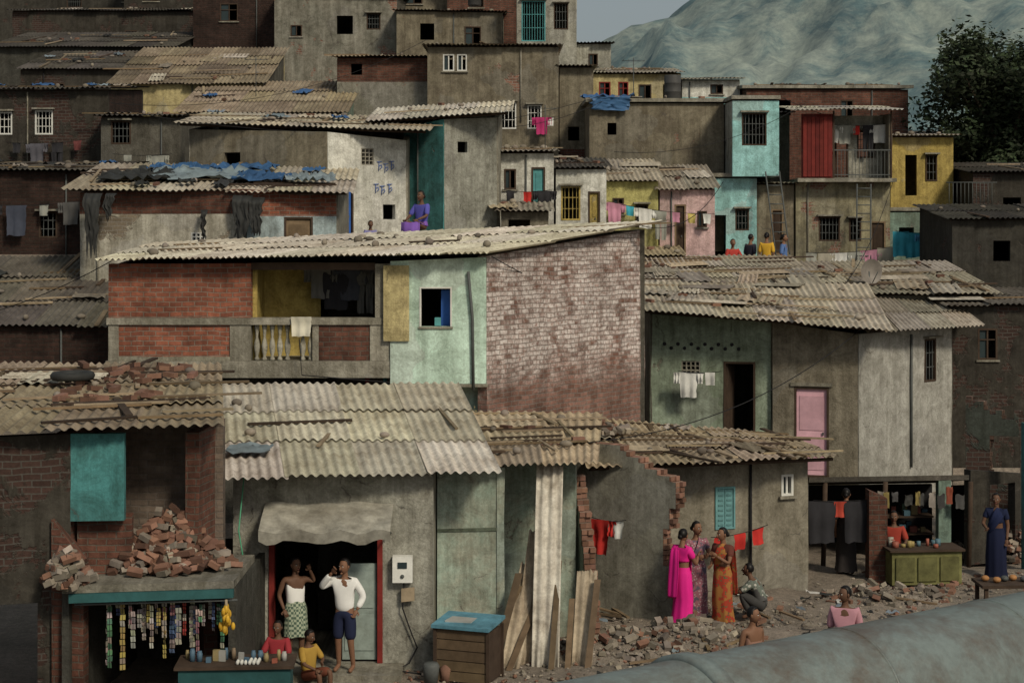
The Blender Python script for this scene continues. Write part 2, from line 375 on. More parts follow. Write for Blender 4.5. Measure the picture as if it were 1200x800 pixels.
# ---------------------------------------------------------------- house
def house(name,pts,z0,tops,mats,ops={},roof=None,rmat=None,junkn=0,kinds='bpsst',os=(.15,.15,.25,.15),floor=None,tr=(.65,1.2),rdir=0,pitch=.15,thk=.15,slab=False,miss=0,smat=None):
    e=empty(name,(sum(p[0] for p in pts)/len(pts),sum(p[1] for p in pts)/len(pts),z0)); off=-V(e.location)
    mb=MB(); mw=MB(); n=len(pts); frs=[]
    for i in range(n):
        p0,p1=pts[i],pts[(i+1)%n]; fr=Fr(p0,p1); frs.append(fr); mt=mats[i] if i<len(mats) else mats[-1]
        if mt is None: continue
        sa,sb=(-.003,fr.L+.003) if i%2==0 else (.05,fr.L-.05)
        t0,t1=tops[i],tops[(i+1)%n]; oo=ops.get(i,[])
        if isinstance(mt,tuple):
            zs=mt[1]; wall(mb,fr,sa,sb,z0,zs,zs,mt[0],[o for o in oo if o[3]<=zs+.01],thk,i*11)
            wall(mb,fr,sa,sb,zs,t0,t1,mt[2],[o for o in oo if o[3]>zs+.01],thk,i*11)
        else: wall(mb,fr,sa,sb,z0,t0,t1,mt,oo,thk,i*11)
        for o in oo:
            if o[4]!='hole': fill(mw,fr,o)
    f=frs[0]
    if f.L>1.4 and R()<.7:
        s=U(.1,.9)*f.L
        if all(not(o[0]-.06<s<o[1]+.06) for o in ops.get(0,[])):
            zt=tops[0]+(tops[1]-tops[0])*s/f.L-.05; mw.tube([f.P(s,.04,max(z0,zt-2.6)),f.P(s,.04,zt)],.025,random.choice([STEEL,CONC,DARK]),6)
    fz=floor if floor is not None else z0+.05
    mb.face([(p[0],p[1],fz) for p in pts],CONCD)
    mb.build("walls",e,off)
    if mw.f: mw.build("windows_and_doors",e,off)
    mr=MB()
    if roof is None and n==4 : roof=[(pts[i][0],pts[i][1],tops[i]+.05) for i in range(4)]
    if roof:
        if slab:
            sm_=smat or CONC
            a,b,c,d=[V(p) for p in roof]; cx=(a+b+c+d)/4
            Q=[cx+(p-cx)*1.06 for p in (a,b,c,d)]; up=V((0,0,.12))
            mr.face([p+up for p in Q],sm_,[(p.x,p.y) for p in Q]); mr.face([p for p in Q[::-1]],sm_)
            for i in range(4):
                p,q=Q[i],Q[(i+1)%4]; mr.face([p,q,q+up,p+up],sm_,[(0,0),((q-p).length,0),((q-p).length,.12),(0,.12)])
            bl=lambda s,t:(a*(1-s)+b*s)*(1-t)+(d*(1-s)+c*s)*t+V((0,0,.08))
            if junkn: junk(mr,bl,1,1,V((0,0,1)),junkn,kinds)
        else:
            q=roof if rdir==0 else [roof[1],roof[2],roof[3],roof[0]]
            r=corr(mr,q,rmat or ASB,os,tr=tr,pitch=pitch,miss=miss)
            if junkn: junk(mr,*r,junkn,kinds)
            a,b,c,d=[V(p) for p in q]
            for t in (.02,.5,.97):
                p=a+(d-a)*t; p2=b+(c-b)*t; mr.tube([p-V((0,0,.04)),p2-V((0,0,.04))],.035,WOODD,6)
        mr.build("roof",e,off)
    return e,frs
def hx(name,x0,x1,y,dep,z0,zf,zb,mat,ops=[],side=None,lmat=None,dy=0,**k):
    pts=[(x0,y),(x1,y+dy),(x1,y+dy+dep),(x0,y+dep)]
    return house(name,pts,z0,[zf,zf,zb,zb],[mat,side or mat,mat,lmat or mat],{0:ops} if not isinstance(ops,dict) else ops,**k)
# ---------------------------------------------------------------- terrain
def interp(t,tab):
    if t<=tab[0][0]: return tab[0][1]
    for (a,b),(c,d) in zip(tab,tab[1:]):
        if t<=c: return b+(d-b)*(t-a)/(c-a)
    return tab[-1][1]
TL=[(33,0),(38,2.6),(42,5.2),(46,6.1),(52,6.8),(60,9),(70,11.5),(85,15.5),(110,20),(200,14),(400,0)]
TR=[(37,0),(43.2,.35),(46,2.4),(50,4.6),(54,4.9),(60,6.6),(70,10),(80,10.5),(120,4),(400,0)]
def terr(x,y):
    f=max(0,min(1,(x+1)/5)); f=f*f*(3-2*f); g=max(0,min(1,(abs(x)-28)/60))
    return (interp(y,TL)*(1-f)+interp(y,TR)*f)*(1-g)
xs=[-1500,-900,-500,-250,-120,-70,-45,-32]+[-24+.35*i for i in range(138)]+[32,45,70,120,250,500,900,1500]
ys=[-60,-20,0,10]+[15+.3*i for i in range(80)]+[39.5+.8*i for i in range(80)]+[110,130,160,220,320,450,700,1100,1800]
rows=[];uvs=[]
for y in ys:
    row=[];uv=[]
    for x in xs:
        z=terr(x,y)
        if y<36 and abs(x)<26:
            am=.14 if (x>.6 and y>24) else .03
            z+=am*noise.noise((x*.8,y*.8,0))+am*.6*noise.noise((x*2.7,y*2.7,4))
        row.append((x,y,z)); uv.append((x,y))
    rows.append(row);uvs.append(uv)
gm,nt,b=newmat("earth_ground"); N=NT(nt); tc=N.node("ShaderNodeTexCoord"); vv=tc.outputs["UV"]
n1=N.noise(vv,.7,6,.75); n2=N.noise(vv,9,6,.8); n3=N.noise(vv,40,3,.8)
c=N.mix(N.ramp(n1,.38,.62),(.32,.275,.23),(.19,.165,.135)); c=N.mix(.8,c,N.ramp(n2,.3,.7,(.5,.5,.5),(1.3,1.27,1.25)),'MULTIPLY'); c=N.mix(.7,c,N.ramp(n3,.3,.7,(.6,.6,.6),(1.3,1.3,1.3)),'MULTIPLY')
N.l.new(c,b.inputs["Base Color"]); N.l.new(N.bump(n2,.9,.06),b.inputs["Normal"])
mb=MB(); mb.grid(rows,gm,uvs); mb.build("ground")
hm,nt,b=newmat("hazed_hill_scrub"); N=NT(nt); tc=N.node("ShaderNodeTexCoord"); vv=tc.outputs["Object"]
n1=N.noise(vv,.022,6,.75,.8); n2=N.noise(vv,.2,6,.8)
c=N.mix(N.ramp(n1,.42,.58),(.10,.155,.175),(.245,.285,.27)); c=N.mix(.75,c,N.ramp(n2,.35,.65,(.5,.56,.6),(1.25,1.25,1.15)),'MULTIPLY')  # bluish-grey distance haze is painted into the scrub colours
N.l.new(c,b.inputs["Base Color"])
rows=[]
for j in range(90):
    t=j/89; y=330+t*420; row=[]
    for i in range(240):
        x=-420+i*4; ridge=interp(x,[(-420,20),(-60,48),(20,64),(34,73),(60,88),(130,122),(230,160),(540,120)])
        up=min(1,t*1.75)**.9
        z=ridge*up*(1 if t<.65 else 1-(t-.65)*1.2)
        gul=1-abs(noise.noise((x*.022+y*.006,y*.008,7)))*2; gul2=1-abs(noise.noise((x*.07,y*.03,9)))*2
        z+= (9*gul+4*gul2-8+5*noise.noise((x*.1,y*.06,5))+2.0*noise.noise((x*.3,y*.2,2)))*min(1,t*3)*(.75 if t>.5 else 1)
        row.append((x,y,z-2))
    rows.append(row)
mb=MB(); mb.grid(rows,hm); mb.build("hill")
# ================================================================ BACK ROWS
W_='win';G_='grill'
DK=dict(rmat=ASBD,tr=(.6,1.1))  # dark sheet roofs; toward the frame sides their colour imitates a vignette
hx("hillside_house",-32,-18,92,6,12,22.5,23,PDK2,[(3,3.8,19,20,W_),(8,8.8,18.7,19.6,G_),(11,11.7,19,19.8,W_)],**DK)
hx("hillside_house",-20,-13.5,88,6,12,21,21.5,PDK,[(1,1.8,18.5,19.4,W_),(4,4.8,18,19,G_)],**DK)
hx("brick_house",-14.2,-10.3,76,6,10,17.5,18,BRD,[(1.2,2.0,16,16.8,W_,WOODD)],**DK)
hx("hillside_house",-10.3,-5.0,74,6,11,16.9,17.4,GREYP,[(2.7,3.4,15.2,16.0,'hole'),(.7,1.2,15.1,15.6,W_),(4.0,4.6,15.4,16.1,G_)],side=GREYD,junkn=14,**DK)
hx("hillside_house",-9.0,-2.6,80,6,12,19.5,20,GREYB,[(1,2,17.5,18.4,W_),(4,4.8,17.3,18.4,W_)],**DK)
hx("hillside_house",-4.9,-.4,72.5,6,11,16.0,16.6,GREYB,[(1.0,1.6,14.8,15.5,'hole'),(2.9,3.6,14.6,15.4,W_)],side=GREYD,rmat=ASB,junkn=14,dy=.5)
hx("brick_house",-3.0,.6,79,5,12,18.5,19,BRM,[(1,1.7,17,17.8,W_)],**DK)
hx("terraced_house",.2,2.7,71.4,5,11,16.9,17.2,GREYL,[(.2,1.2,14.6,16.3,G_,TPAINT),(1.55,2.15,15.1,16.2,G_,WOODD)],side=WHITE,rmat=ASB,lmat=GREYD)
hx("hillside_house",2.75,4.2,72.5,4,11,14.6,14.9,GREYL,[(.5,.9,13.7,14.2,W_)],**DK)
hx("hillside_house",-22,-14.3,72,6,9,14.4,15.6,CONCD,[(5.2,5.9,13.1,13.9,W_),(2,2.7,13,13.7,W_)],junkn=26,kinds='bpsct',**DK)
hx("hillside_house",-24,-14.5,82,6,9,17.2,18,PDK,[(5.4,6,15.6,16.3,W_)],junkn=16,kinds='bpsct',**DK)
hx("hillside_house",-19,-12.4,66,5,9,12.9,14.0,PDK,[(1.0,1.7,11.6,12.4,W_)],junkn=26,kinds='bpscc',**DK)
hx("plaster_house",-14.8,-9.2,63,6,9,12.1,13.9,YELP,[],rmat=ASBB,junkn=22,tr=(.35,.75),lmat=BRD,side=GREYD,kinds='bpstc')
hx("plaster_house",-11.4,-5.7,58.2,5.5,8,10.7,12.1,GREYD,[(1.2,1.8,9.3,10.1,G_)],rmat=ASBB,junkn=14,tr=(.45,.9),side=TEALG,kinds='bpsc')
hx("brick_house",-6.3,-3.05,61.5,6,9,12.9,13.4,(GREYP,12.05,BRM),[(.5,.9,12.3,12.7,'hole')],rmat=ASBB,junkn=16,side=GREYD)
hx("cement_house",-3.0,1.65,60.6,7,8,13.2,13.4,GREYB,[(.55,.95,12.35,12.95,W_,WPAINT),(1.05,1.4,12.35,12.95,W_,WPAINT),(2.6,3.15,10.3,11.25,G_,WPAINT),(3.55,4.05,10.3,11.15,G_,WPAINT)],junkn=30,side=BRM,rmat=ASB)
hx("brick_house",1.7,2.9,60.9,7,8,12.5,12.7,(BRM,9.6,GREYB),[(.3,.7,9.9,10.4,'hole')],rmat=ASB,junkn=8)
hx("yellow_house",2.9,6.6,66.7,4,9.5,12.8,13.3,YELP,[(.5,.95,11.8,12.5,W_,RPAINT),(1.25,1.65,11.8,12.5,W_,RPAINT),(2.05,2.55,11.8,12.4,W_),(3.0,3.3,11.5,12.4,'hole')],side=YELP,rmat=ASB,junkn=12)
hx("white_house",6.65,8.9,66.7,4,9.5,12.55,12.9,(TURQ,11.9,WHITE),[(1.1,1.6,12.02,12.4,W_)],rmat=ASB)
hx("brick_house",9.0,15.2,65.5,5,8,12.1,12.4,BRM,[(1.2,1.7,11.1,11.7,'hole'),(3.6,4.1,11,11.7,W_)],rmat=ASBD,junkn=26,slab=True)
hx("brick_house",14.6,21,68,5,7,10.4,10.8,BRD,[(1.2,1.7,9.1,9.7,'hole')],junkn=12,**DK)
hx("cement_house",2.6,7.1,57.2,5,6,10.95,11.1,GREYB,[(.6,.9,9.9,10.3,'hole')],rmat=ASB,junkn=10,slab=True)
hx("cement_house",8.0,9.35,57.5,5,6,10.6,10.9,GREYD,[(.5,.9,9,9.8,'hole')],**DK)
hx("turquoise_house",7.15,8.65,55.3,2.6,8.45,10.9,10.95,TURQ,[(.3,1.1,9.45,10.5,G_,WOODD)],rmat=ASBL,lmat=GREYL,slab=True)
hx("turquoise_house",6.45,8.0,55.8,3,4.5,8.4,8.42,TURQ,[(.12,.55,5.2,7.2,'hole'),(.85,1.3,6.7,7.4,G_)],rmat=ASB,slab=True)
hx("plaster_house",8.05,9.3,56.3,3,4.5,8.2,8.3,GREYB,[(.5,.9,5.9,7.4,'door',WOODD)],rmat=ASB)
e,fr=hx("balcony_house",9.35,12.45,56.2,3.2,4.3,8.28,8.28,plaster((.40,.37,.25),(.2,.19,.15),.25,.65),[(.75,1.45,6.35,7.15,G_),(1.75,2.15,6.35,7.1,G_),(2.45,2.95,4.9,7.0,'door',WOODD)],slab=True,roof=[(9.4,55.7,8.28),(12.45,55.7,8.28),(12.45,59,8.28),(9.4,59,8.28)])
off=-V(e.location); m=MB()
f=Fr((9.45,55.65),(12.4,55.65))
wall(m,f,0,1.0,8.41,10.5,10.5,REDW,[],.12,0)
for i in range(7): m.fbox(f,.04+i*.135,.16+i*.135,.02,.04,8.45,10.4,RPAINT,gray(.6,.95))
f2=Fr((10.45,56.6),(12.4,56.6)); wall(m,f2,0,f2.L,8.41,10.5,10.5,GREYL,[(.2,.7,8.45,10.1,'d'),(1.0,1.6,9.1,10.0,'w')],.12,5)
fill(m,f2,(.2,.7,8.45,10.1,'open',WOODD)); fill(m,f2,(1.0,1.6,9.1,10.0,G_))
for i in range(17): m.fbox(f,1.05+i*.118,1.065+i*.118,-.05,-.03,8.41,9.3,STEEL)
m.fbox(f,1.0,2.95,-.06,-.02,9.3,9.34,STEEL); m.fbox(f,1.0,2.95,-.055,-.025,8.5,8.53,STEEL)
for x in(1.02,2.9): m.fbox(f,x,x+.05,-.06,-.01,8.41,10.6,WOODD)
wall(m,Fr((12.4,55.7),(12.4,59)),0,3.3,8.41,10.5,10.6,GREYB,[],.1,3); wall(m,Fr((10.4,59),(10.4,55.75)),0,3.2,8.41,10.6,10.5,GREYD,[],.1,3)
corr(m,[(9.35,55.4,10.6),(12.5,55.4,10.6),(12.5,59.2,10.95),(9.35,59.2,10.95)],ASBL)
m.build("balcony",e,off)
hx("yellow_house",13.05,15.2,58.8,3.5,4.3,9.9,10.1,(TEALG,7.45,YEL),[(.5,.9,7.9,9.3,'hole'),(1.2,1.6,8.4,9.3,G_),(.8,1.2,5.3,6.9,'door',TPAINT)],rmat=ASB,side=YEL,junkn=6)
hx("teal_house",12.5,14.8,56.9,1.8,4.3,7.3,7.3,TEALG,[(.4,.9,5.9,6.8,'hole'),(1.4,1.85,5,6.9,'door',TPAINT)],rmat=ASB,slab=True)
hx("dark_shed",15.4,22,57,4,4,8.6,9.0,PDK,[(1,1.6,7,7.8,'hole')],junkn=10,**DK)
hx("dark_shed",12.9,19,50,4,3.5,7.0,7.4,PDK2,[(1.2,1.7,5.8,6.4,'hole'),(3,3.6,5.6,6.4,W_)],side=BRD,junkn=10,**DK)
hx("yellow_house",2.85,4.5,52.6,3.5,4.3,8.2,8.9,YELG,[(.25,.6,7.2,7.7,W_),(.95,1.35,6.8,7.5,G_),(.5,.9,5.6,6.7,'hole')],rmat=ASB,junkn=7,side=YELG)
hx("pink_house",4.56,6.25,52.6,3.5,4.3,7.95,8.7,PINK,[(.45,.8,5.6,7.5,'door',WOODD),(1.15,1.45,6.8,7.3,W_,WOODD)],rmat=ASB,junkn=7,side=PINK)
hx("white_house",-.38,1.22,50,4,4.5,8.95,9.2,WHITE,[(.15,.5,7.9,8.5,W_,WOODD),(.95,1.35,6.9,8.55,'door',TPAINT),(.2,.6,6.6,7.3,'hole')],rmat=ASB,junkn=14,side=GREYL)
hx("white_house",1.3,2.78,50.4,4,4.5,8.5,8.9,WHITE,[(.15,.72,7.0,8.0,G_,YEL),(.95,1.3,6.3,7.85,'door',YEL)],rmat=ASBD,junkn=14)
hx("small_hut",-.3,1.0,47.2,1.6,4.5,7.2,7.4,GREYB,[(.2,.8,6.2,7.0,'hole')],rmat=ASB,junkn=9)
hx("brick_house",-18,-12.45,52.6,5,6,11.0,11.4,PDK,[(2.1,2.6,9.65,10.35,G_,WPAINT),(3.3,3.85,9.65,10.4,G_,WPAINT)],junkn=34,side=BRD,kinds='bpscc',**DK)
hx("cement_house",-12.4,-10.0,51.5,5,6,10.1,10.4,GREYD,[(.3,.9,9.3,10.0,G_)],junkn=14,side=GREYD,**DK)
hx("brick_house",-17,-11.0,45.8,5,3.5,8.25,8.6,BRD,[(2.3,2.9,6.6,7.3,'hole'),(4.3,4.8,6.5,7.2,G_)],junkn=26,kinds='bpscc',**DK)
hx("brick_shed",-15,-8.7,38.3,5.6,1.0,4.55,5.85,BRD,[(3.6,4.3,2.6,3.4,'hole')],rmat=ASBD,tr=(.9,1.9),junkn=36,kinds='pspc')
house("white_corner_house",[(-8.8,46.5),(-4.9,45),(-2.85,46.6),(-2.9,50.2),(-8.8,50.8)],4.5,[9.45,9.3,9.15,9.7,9.9],[GREYB,WHITE,GREY,GREY,GREY],
 {0:[(1.1,1.6,8.3,8.8,'hole')],1:[(.3,.85,6.0,8.2,'door',BPAINT),(1.1,1.5,8.45,8.9,'jali',CONC),(1.8,2.2,7.0,7.4,'hole')]},roof=[(-9.0,46.2,9.6),(-2.3,45.4,9.35),(-2.3,50,9.95),(-9,50.5,10.1)],rmat=ASB,junkn=34,kinds='bpstc')
house("teal_grey_house",[(-3.05,47.9),(-1.9,46.9),(-.38,47.7),(-.3,51),(-3.05,51)],4.5,[9.6,9.75,9.85,10.2,10.2],[TEAL,plaster((.39,.40,.37),(.23,.235,.21),0,.6),GREY,GREY],
 {1:[(.45,.75,8.85,9.15,'hole')]},roof=[(-3.9,47.2,9.72),(-.15,46.9,9.95),(-.1,51,10.5),(-3.9,51,10.3)],rmat=ASBL,junkn=8)
e,fr=house("whitewashed_house",[(-10.6,41.9),(-6.45,41.2),(-4.25,41.8),(-4.3,45),(-10.6,45.2)],3.2,[7.62,7.7,7.55,8.1,8.2],[(WHITEP,7.1,BRM),(LBLUE,7.05,BR),GREYP,GREYP],
 {0:[(2.85,3.2,6.35,6.65,'jali',WPAINT)],1:[(.95,1.65,5.2,7.03,'door',WOOD)]},roof=[(-10.8,41.6,7.72),(-4.0,41.3,7.62),(-4.2,45,8.25),(-10.8,45.2,8.4)],rmat=ASB,junkn=50,kinds='bpscct')
off=-V(e.location); m=MB()
for (x,z,w,h,mt) in ((-10.1,7.6,.45,1.4,TARPK),(-6.5,7.55,.5,1.1,TARPK),(-6.15,7.5,.4,.9,TARPK),(-7.4,7.2,.16,.6,TARPK),(-9.7,7.6,.25,.6,TARPK)):
    rows=[]
    for i in range(15):
        t=i/14; rows.append([(x+(w*(j/12-.5))*(1-.5*t+.3*noise.noise((i*.5,x,0)))+.08*noise.noise((i*.35,x,4)), 41.0+(x+10)*-.02+.07*noise.noise((j*.8,i*.3,x))+(.35*(.12-t)*6 if t<.12 else 0), z-h*t*(1+.35*noise.noise((j*.45,0,x)))) for j in range(13)])
    m.grid(rows,mt)
for (x,y,l,w,mt) in ((-7.8,43.2,2.6,1.7,TARPG),(-6.2,42.6,1.5,1.0,TARPB),(-9.4,42.8,1.8,1.3,TARPK),(-8.6,44.2,1.6,.8,TARPB),(-5.0,42.3,1.2,.7,TARPG),(-7.0,44.3,1.8,.8,TARPB)):
    rag(m,V((x,y,7.82+(y-41.5)*.17)),V((1,0,0)),V((0,1,.17)),V((0,0,1)),l,w,mt,.14,14)
m.build("tarpaulins",e,off)
hx("tin_roof_shack",3.0,8.2,45.3,5.4,1.5,5.1,5.8,GREYD,[],rmat=ASB,junkn=46,kinds='bpsttp',tr=(.75,1.25))
hx("tin_roof_shack",8.3,12.6,44.6,5.2,1.5,5.0,5.65,GREYD,[(1,1.8,3.2,4.4,'hole')],rmat=ASB,junkn=46,kinds='bpsttp',tr=(.55,1.05))
hx("tin_roof_shack",11.2,17.5,43.6,3.5,.5,4.75,5.0,PDK,[(.7,1.2,3.4,4.2,W_),(2.2,2.8,3.2,4.0,'hole')],rmat=ASB,junkn=16,kinds='bpst',tr=(.25,.5))
hx("tin_roof_shack",2.7,5.0,50.6,1.8,3.5,5.9,6.1,GREYD,[],rmat=ASBB,junkn=8)
GRB=plaster((.30,.275,.22),(.19,.17,.135),.0,.55); GSM=plaster((.42,.42,.40),(.33,.33,.31),0,.35)
e,fr=house("grey_house",[(3.3,40.8),(6.1,40.2),(6.12,40.05),(8.0,39.5),(11.0,42.6),(11,44.6),(3.3,45)],0,[4.7,4.55,4.55,4.3,4.3,4.6,5.0],[MINTG,GRB,GRB,GSM,GREYD,GREYD,GREYD],
 {0:[(.75,1.2,3.05,3.6,'jali',CONC),(1.75,2.5,.9,3.6,'open',WOODD)],2:[(.5,1.3,.95,3.05,'door',PPAINT)],3:[(2.95,3.5,3.0,4.05,G_,WOODD)]},
 roof=[(2.9,40.0,4.85),(8.5,38.9,4.45),(9,43.9,5.2),(3,44.9,5.25)],rmat=ASB,junkn=50,kinds='bpstts',tr=(.85,1.25))
off=-V(e.location); m=MB()
corr(m,[(8.3,39.4,4.38),(11.5,42.1,4.35),(11.5,45,4.8),(8.6,44.2,4.95)],ASB)
for i in range(12):
    p=fr[0].P(.35+.16*i,.012,4.0-.1*(i%2)); m.ell(p,(.045,.01,.045),DARK,n=8,m=5)
m.tube([fr[3].P(2.3,.04,1),fr[3].P(2.3,.04,4.2)],.03,STEEL); m.fbox(fr[2],.42,1.38,.01,.05,3.07,3.15,CONC)
m.build("side_roof_and_ledge",e,off)
# ================================================================ BALCONY HOUSE (centre)
e=empty("brick_balcony_house",(-3,35,3.8)); off=-V(e.location)
m=MB(); f=Fr((-7.87,33.3),(-.5,33.3)); L=f.L
wall(m,f,0,2.78,5.0,6.05,6.07,BR,[],.22)
wall(m,f,.2,2.37,4.16,4.86,4.86,BR,[],.14); wall(m,f,4.03,5.1,4.16,4.86,4.86,BRM,[],.14,7)
for a,b in((0,.2),(2.37,2.78),(3.98,4.1),(5.1,5.5)): m.fbox(f,a,b,-.2,.03,4.16,4.86,CONC)
m.fbox(f,-.03,5.55,-.24,.06,4.863,4.997,CONC); m.fbox(f,-.05,5.5,-4.6,.05,3.83,4.157,CONC)
m.fbox(f,.2,2.37,.0,.045,4.16,4.24,CONC,(1.1,1.1,1.05))
m.fbox(f,5.2,5.5,-.2,.02,5.0,6.05,CONC); m.fbox(f,2.78,5.2,-.2,.0,5.93,6.07,WOODD)
for i in range(8):
    x=2.88+i*.15; zz=[4.16,4.2,4.24,4.34,4.44,4.54,4.62,4.72,4.8,4.86]; rr=[.05,.05,.025,.05,.062,.045,.024,.035,.05,.05]
    if i not in(5,): m.tube([f.P(x,-.09,z) for z in zz],rr,CONC,8,col=(1.4,1.4,1.35))
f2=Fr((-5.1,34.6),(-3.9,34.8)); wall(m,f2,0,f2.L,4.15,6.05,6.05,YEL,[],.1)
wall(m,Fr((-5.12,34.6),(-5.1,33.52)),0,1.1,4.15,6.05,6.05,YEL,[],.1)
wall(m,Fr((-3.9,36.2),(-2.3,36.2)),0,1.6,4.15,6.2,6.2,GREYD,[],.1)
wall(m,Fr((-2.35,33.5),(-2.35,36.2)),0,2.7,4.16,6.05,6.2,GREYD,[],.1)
f4=Fr((-2.37,33.22),(-.5,33.22)); wo=(.57,1.2,4.83,5.6,'win')
wall(m,f4,0,f4.L+.0,3.72,6.1,6.18,MINT,[wo],.2,3)
m.fbox(f4,.57,.6,-.19,.02,4.83,5.6,WPAINT); m.fbox(f4,1.17,1.2,-.19,.02,4.83,5.6,WPAINT); m.fbox(f4,.6,1.17,-.19,.017,5.57,5.6,WPAINT); m.fbox(f4,.55,1.22,-.19,.04,4.79,4.828,CONC)
m.box(f4.P(.98,-.25,4.83),V((.18,.0,0)),V((0,.4,0)),V((0,0,.7)),BPAINT); m.box(f4.P(.86,-.1,4.84),V((.12,0,0)),V((0,.1,0)),V((0,0,.16)),TPAINT)
m.fbox(f4,-.13,.37,.02,.06,4.55,6.02,YELP); m.fbox(f4,-.0,1.9,-.1,.06,3.66,3.717,CONC)
m.tube([f4.P(1.62,.06,3.6),f4.P(1.6,.06,5.0),f4.P(1.52,.06,5.9)],.03,STEEL)
m.tube([f4.P(.0,.07,3.75),f4.P(-1.7,.17,3.9),f4.P(-1.75,.17,4.6)],.012,DARK,5)
f5=Fr((-.49,33.23),(2.95,38.0)); wall(m,f5,.0,f5.L,0,6.2,6.72,BRW,[],.22,20)
wall(m,Fr((2.95,38),(-7.87,38.6)),0,10.8,0,6.72,6.3,GREYD,[],.15,2); wall(m,Fr((-7.87,38.6),(-7.87,33.4)),0,5.2,0,6.3,6.0,BRM,[],.15,9)
wall(m,Fr((-7.8,34.6),(-1.55,34.4)),0,6.25,0,3.82,3.82,GREYD,[(3,3.7,2.6,3.6,'x'),(5.0,5.8,1,3.5,'x')],.15,4)
wall(m,Fr((-1.6,33.75),(-.2,33.75)),0,1.4,0,3.7,3.7,MINT,[],.15,14)
m.tube([(-2.85,33.6,0),(-2.85,33.6,3.82)],.045,RPAINT); m.tube([(-2.5,33.6,0),(-2.5,33.6,3.82)],.04,TPAINT)
wall(m,Fr((-.2,33.76),(.0,34)),0,.3,0,3.7,3.7,BRM,[],.1)
m.build("walls",e,off)
m=MB()
r=corr(m,[(-7.95,33.1,6.12),(-.45,32.95,6.25),(3.15,37.8,6.82),(-7.95,38.7,6.35)],ASBL,(.1,.12,.2,.1),tr=(.8,1.12)); junk(m,*r,26,'pssst')
m.build("roof",e,off)
# ================================================================ FRONT ROW
e=empty("brick_shop_building",(-6,24,0)); off=-V(e.location); m=MB()
wall(m,Fr((-9.5,22.6),(-6.08,23.5)),0,3.54,0,3.85,3.9,PDK,[(1.4,2.2,2.2,3.3,'x'),(2.5,3.1,0.2,1.6,'x')],.22)
wall(m,Fr((-6.08,23.5),(-5.35,23.55)),0,.73,2.7,3.9,3.9,TEAL,[],.15,2)
wall(m,Fr((-6.05,23.75),(-5.3,23.8)),0,.75,1.9,2.75,2.75,BRM,[],.15,2)
wall(m,Fr((-5.95,24.8),(-4.2,24.8)),0,1.75,1.9,3.95,3.95,BRG,[],.2,4)
wall(m,Fr((-6.1,23.5),(-6.1,28.8)),0,5.3,0,3.9,4.1,BRM,[],.2,6)
wall(m,Fr((-4.42,24.1),(-4.3,24.9)),0,.8,1.9,3.85,3.9,BRM,[],.2,8); wall(m,Fr((-4.3,24.95),(-5.2,28.9)),0,4,0,3.95,4.1,BRM,[],.2,8)
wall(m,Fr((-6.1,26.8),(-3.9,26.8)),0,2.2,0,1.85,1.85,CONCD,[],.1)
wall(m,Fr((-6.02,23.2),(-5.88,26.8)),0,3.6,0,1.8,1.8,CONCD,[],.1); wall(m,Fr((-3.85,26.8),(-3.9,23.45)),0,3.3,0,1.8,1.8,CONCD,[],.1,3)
wall(m,Fr((-6.3,23.35),(-5.85,23.3)),0,.45,0,2.75,2.2,BRM,[],.2,1)
m.box((-6.05,22.95,1.82),(2.25,.35,0),(0,1.9,0),(0,0,.1),CONC,(.7,.7,.7)); m.box((-5.95,22.9,1.7),(2.15,.34,0),(0,.1,0),(0,0,.115),TPAINT,(.3,.32,.32))
m.build("walls",e,off); m=MB()
r=corr(m,[(-9.7,22.4,3.95),(-4.2,23.75,3.98),(-5.1,29,4.35),(-9.8,29,4.35)],ASBB,(.1,.15,.15,.1),tr=(.5,1.0)); junk(m,*r,60,'ppstp')
for k in range(40):
    q=r[0](U(.55,.98),U(.3,.95))+r[3]*U(.07,.12); an=U(0,3); m.box(q,V((math.cos(an),math.sin(an),U(-.2,.2)))*.22,V((-math.sin(an),math.cos(an),0))*.11,V((0,0,.075)),BRKS,gray(.5,1.2))
m.tube([(-6.9+.28*math.cos(a),26.8+.28*math.sin(a),4.42) for a in [i*math.pi/8 for i in range(17)]],.07,TARPK,8,cap=False)
m.build("roof",e,off)
def chunk(m,x,y,z,s,mat,col,n=6):
    M=Matrix.Rotation(U(0,6),3,'Z')@Matrix.Rotation(U(-.7,.7),3,'X'); sd=U(0,50)
    m.ell((x,y,z),(s,s*U(.6,1),s*U(.35,.8)),mat,M,n=5,m=3,col=col,fn=lambda p:p*(1+.4*noise.noise(p*9+V((sd,0,0)))),sm=False)
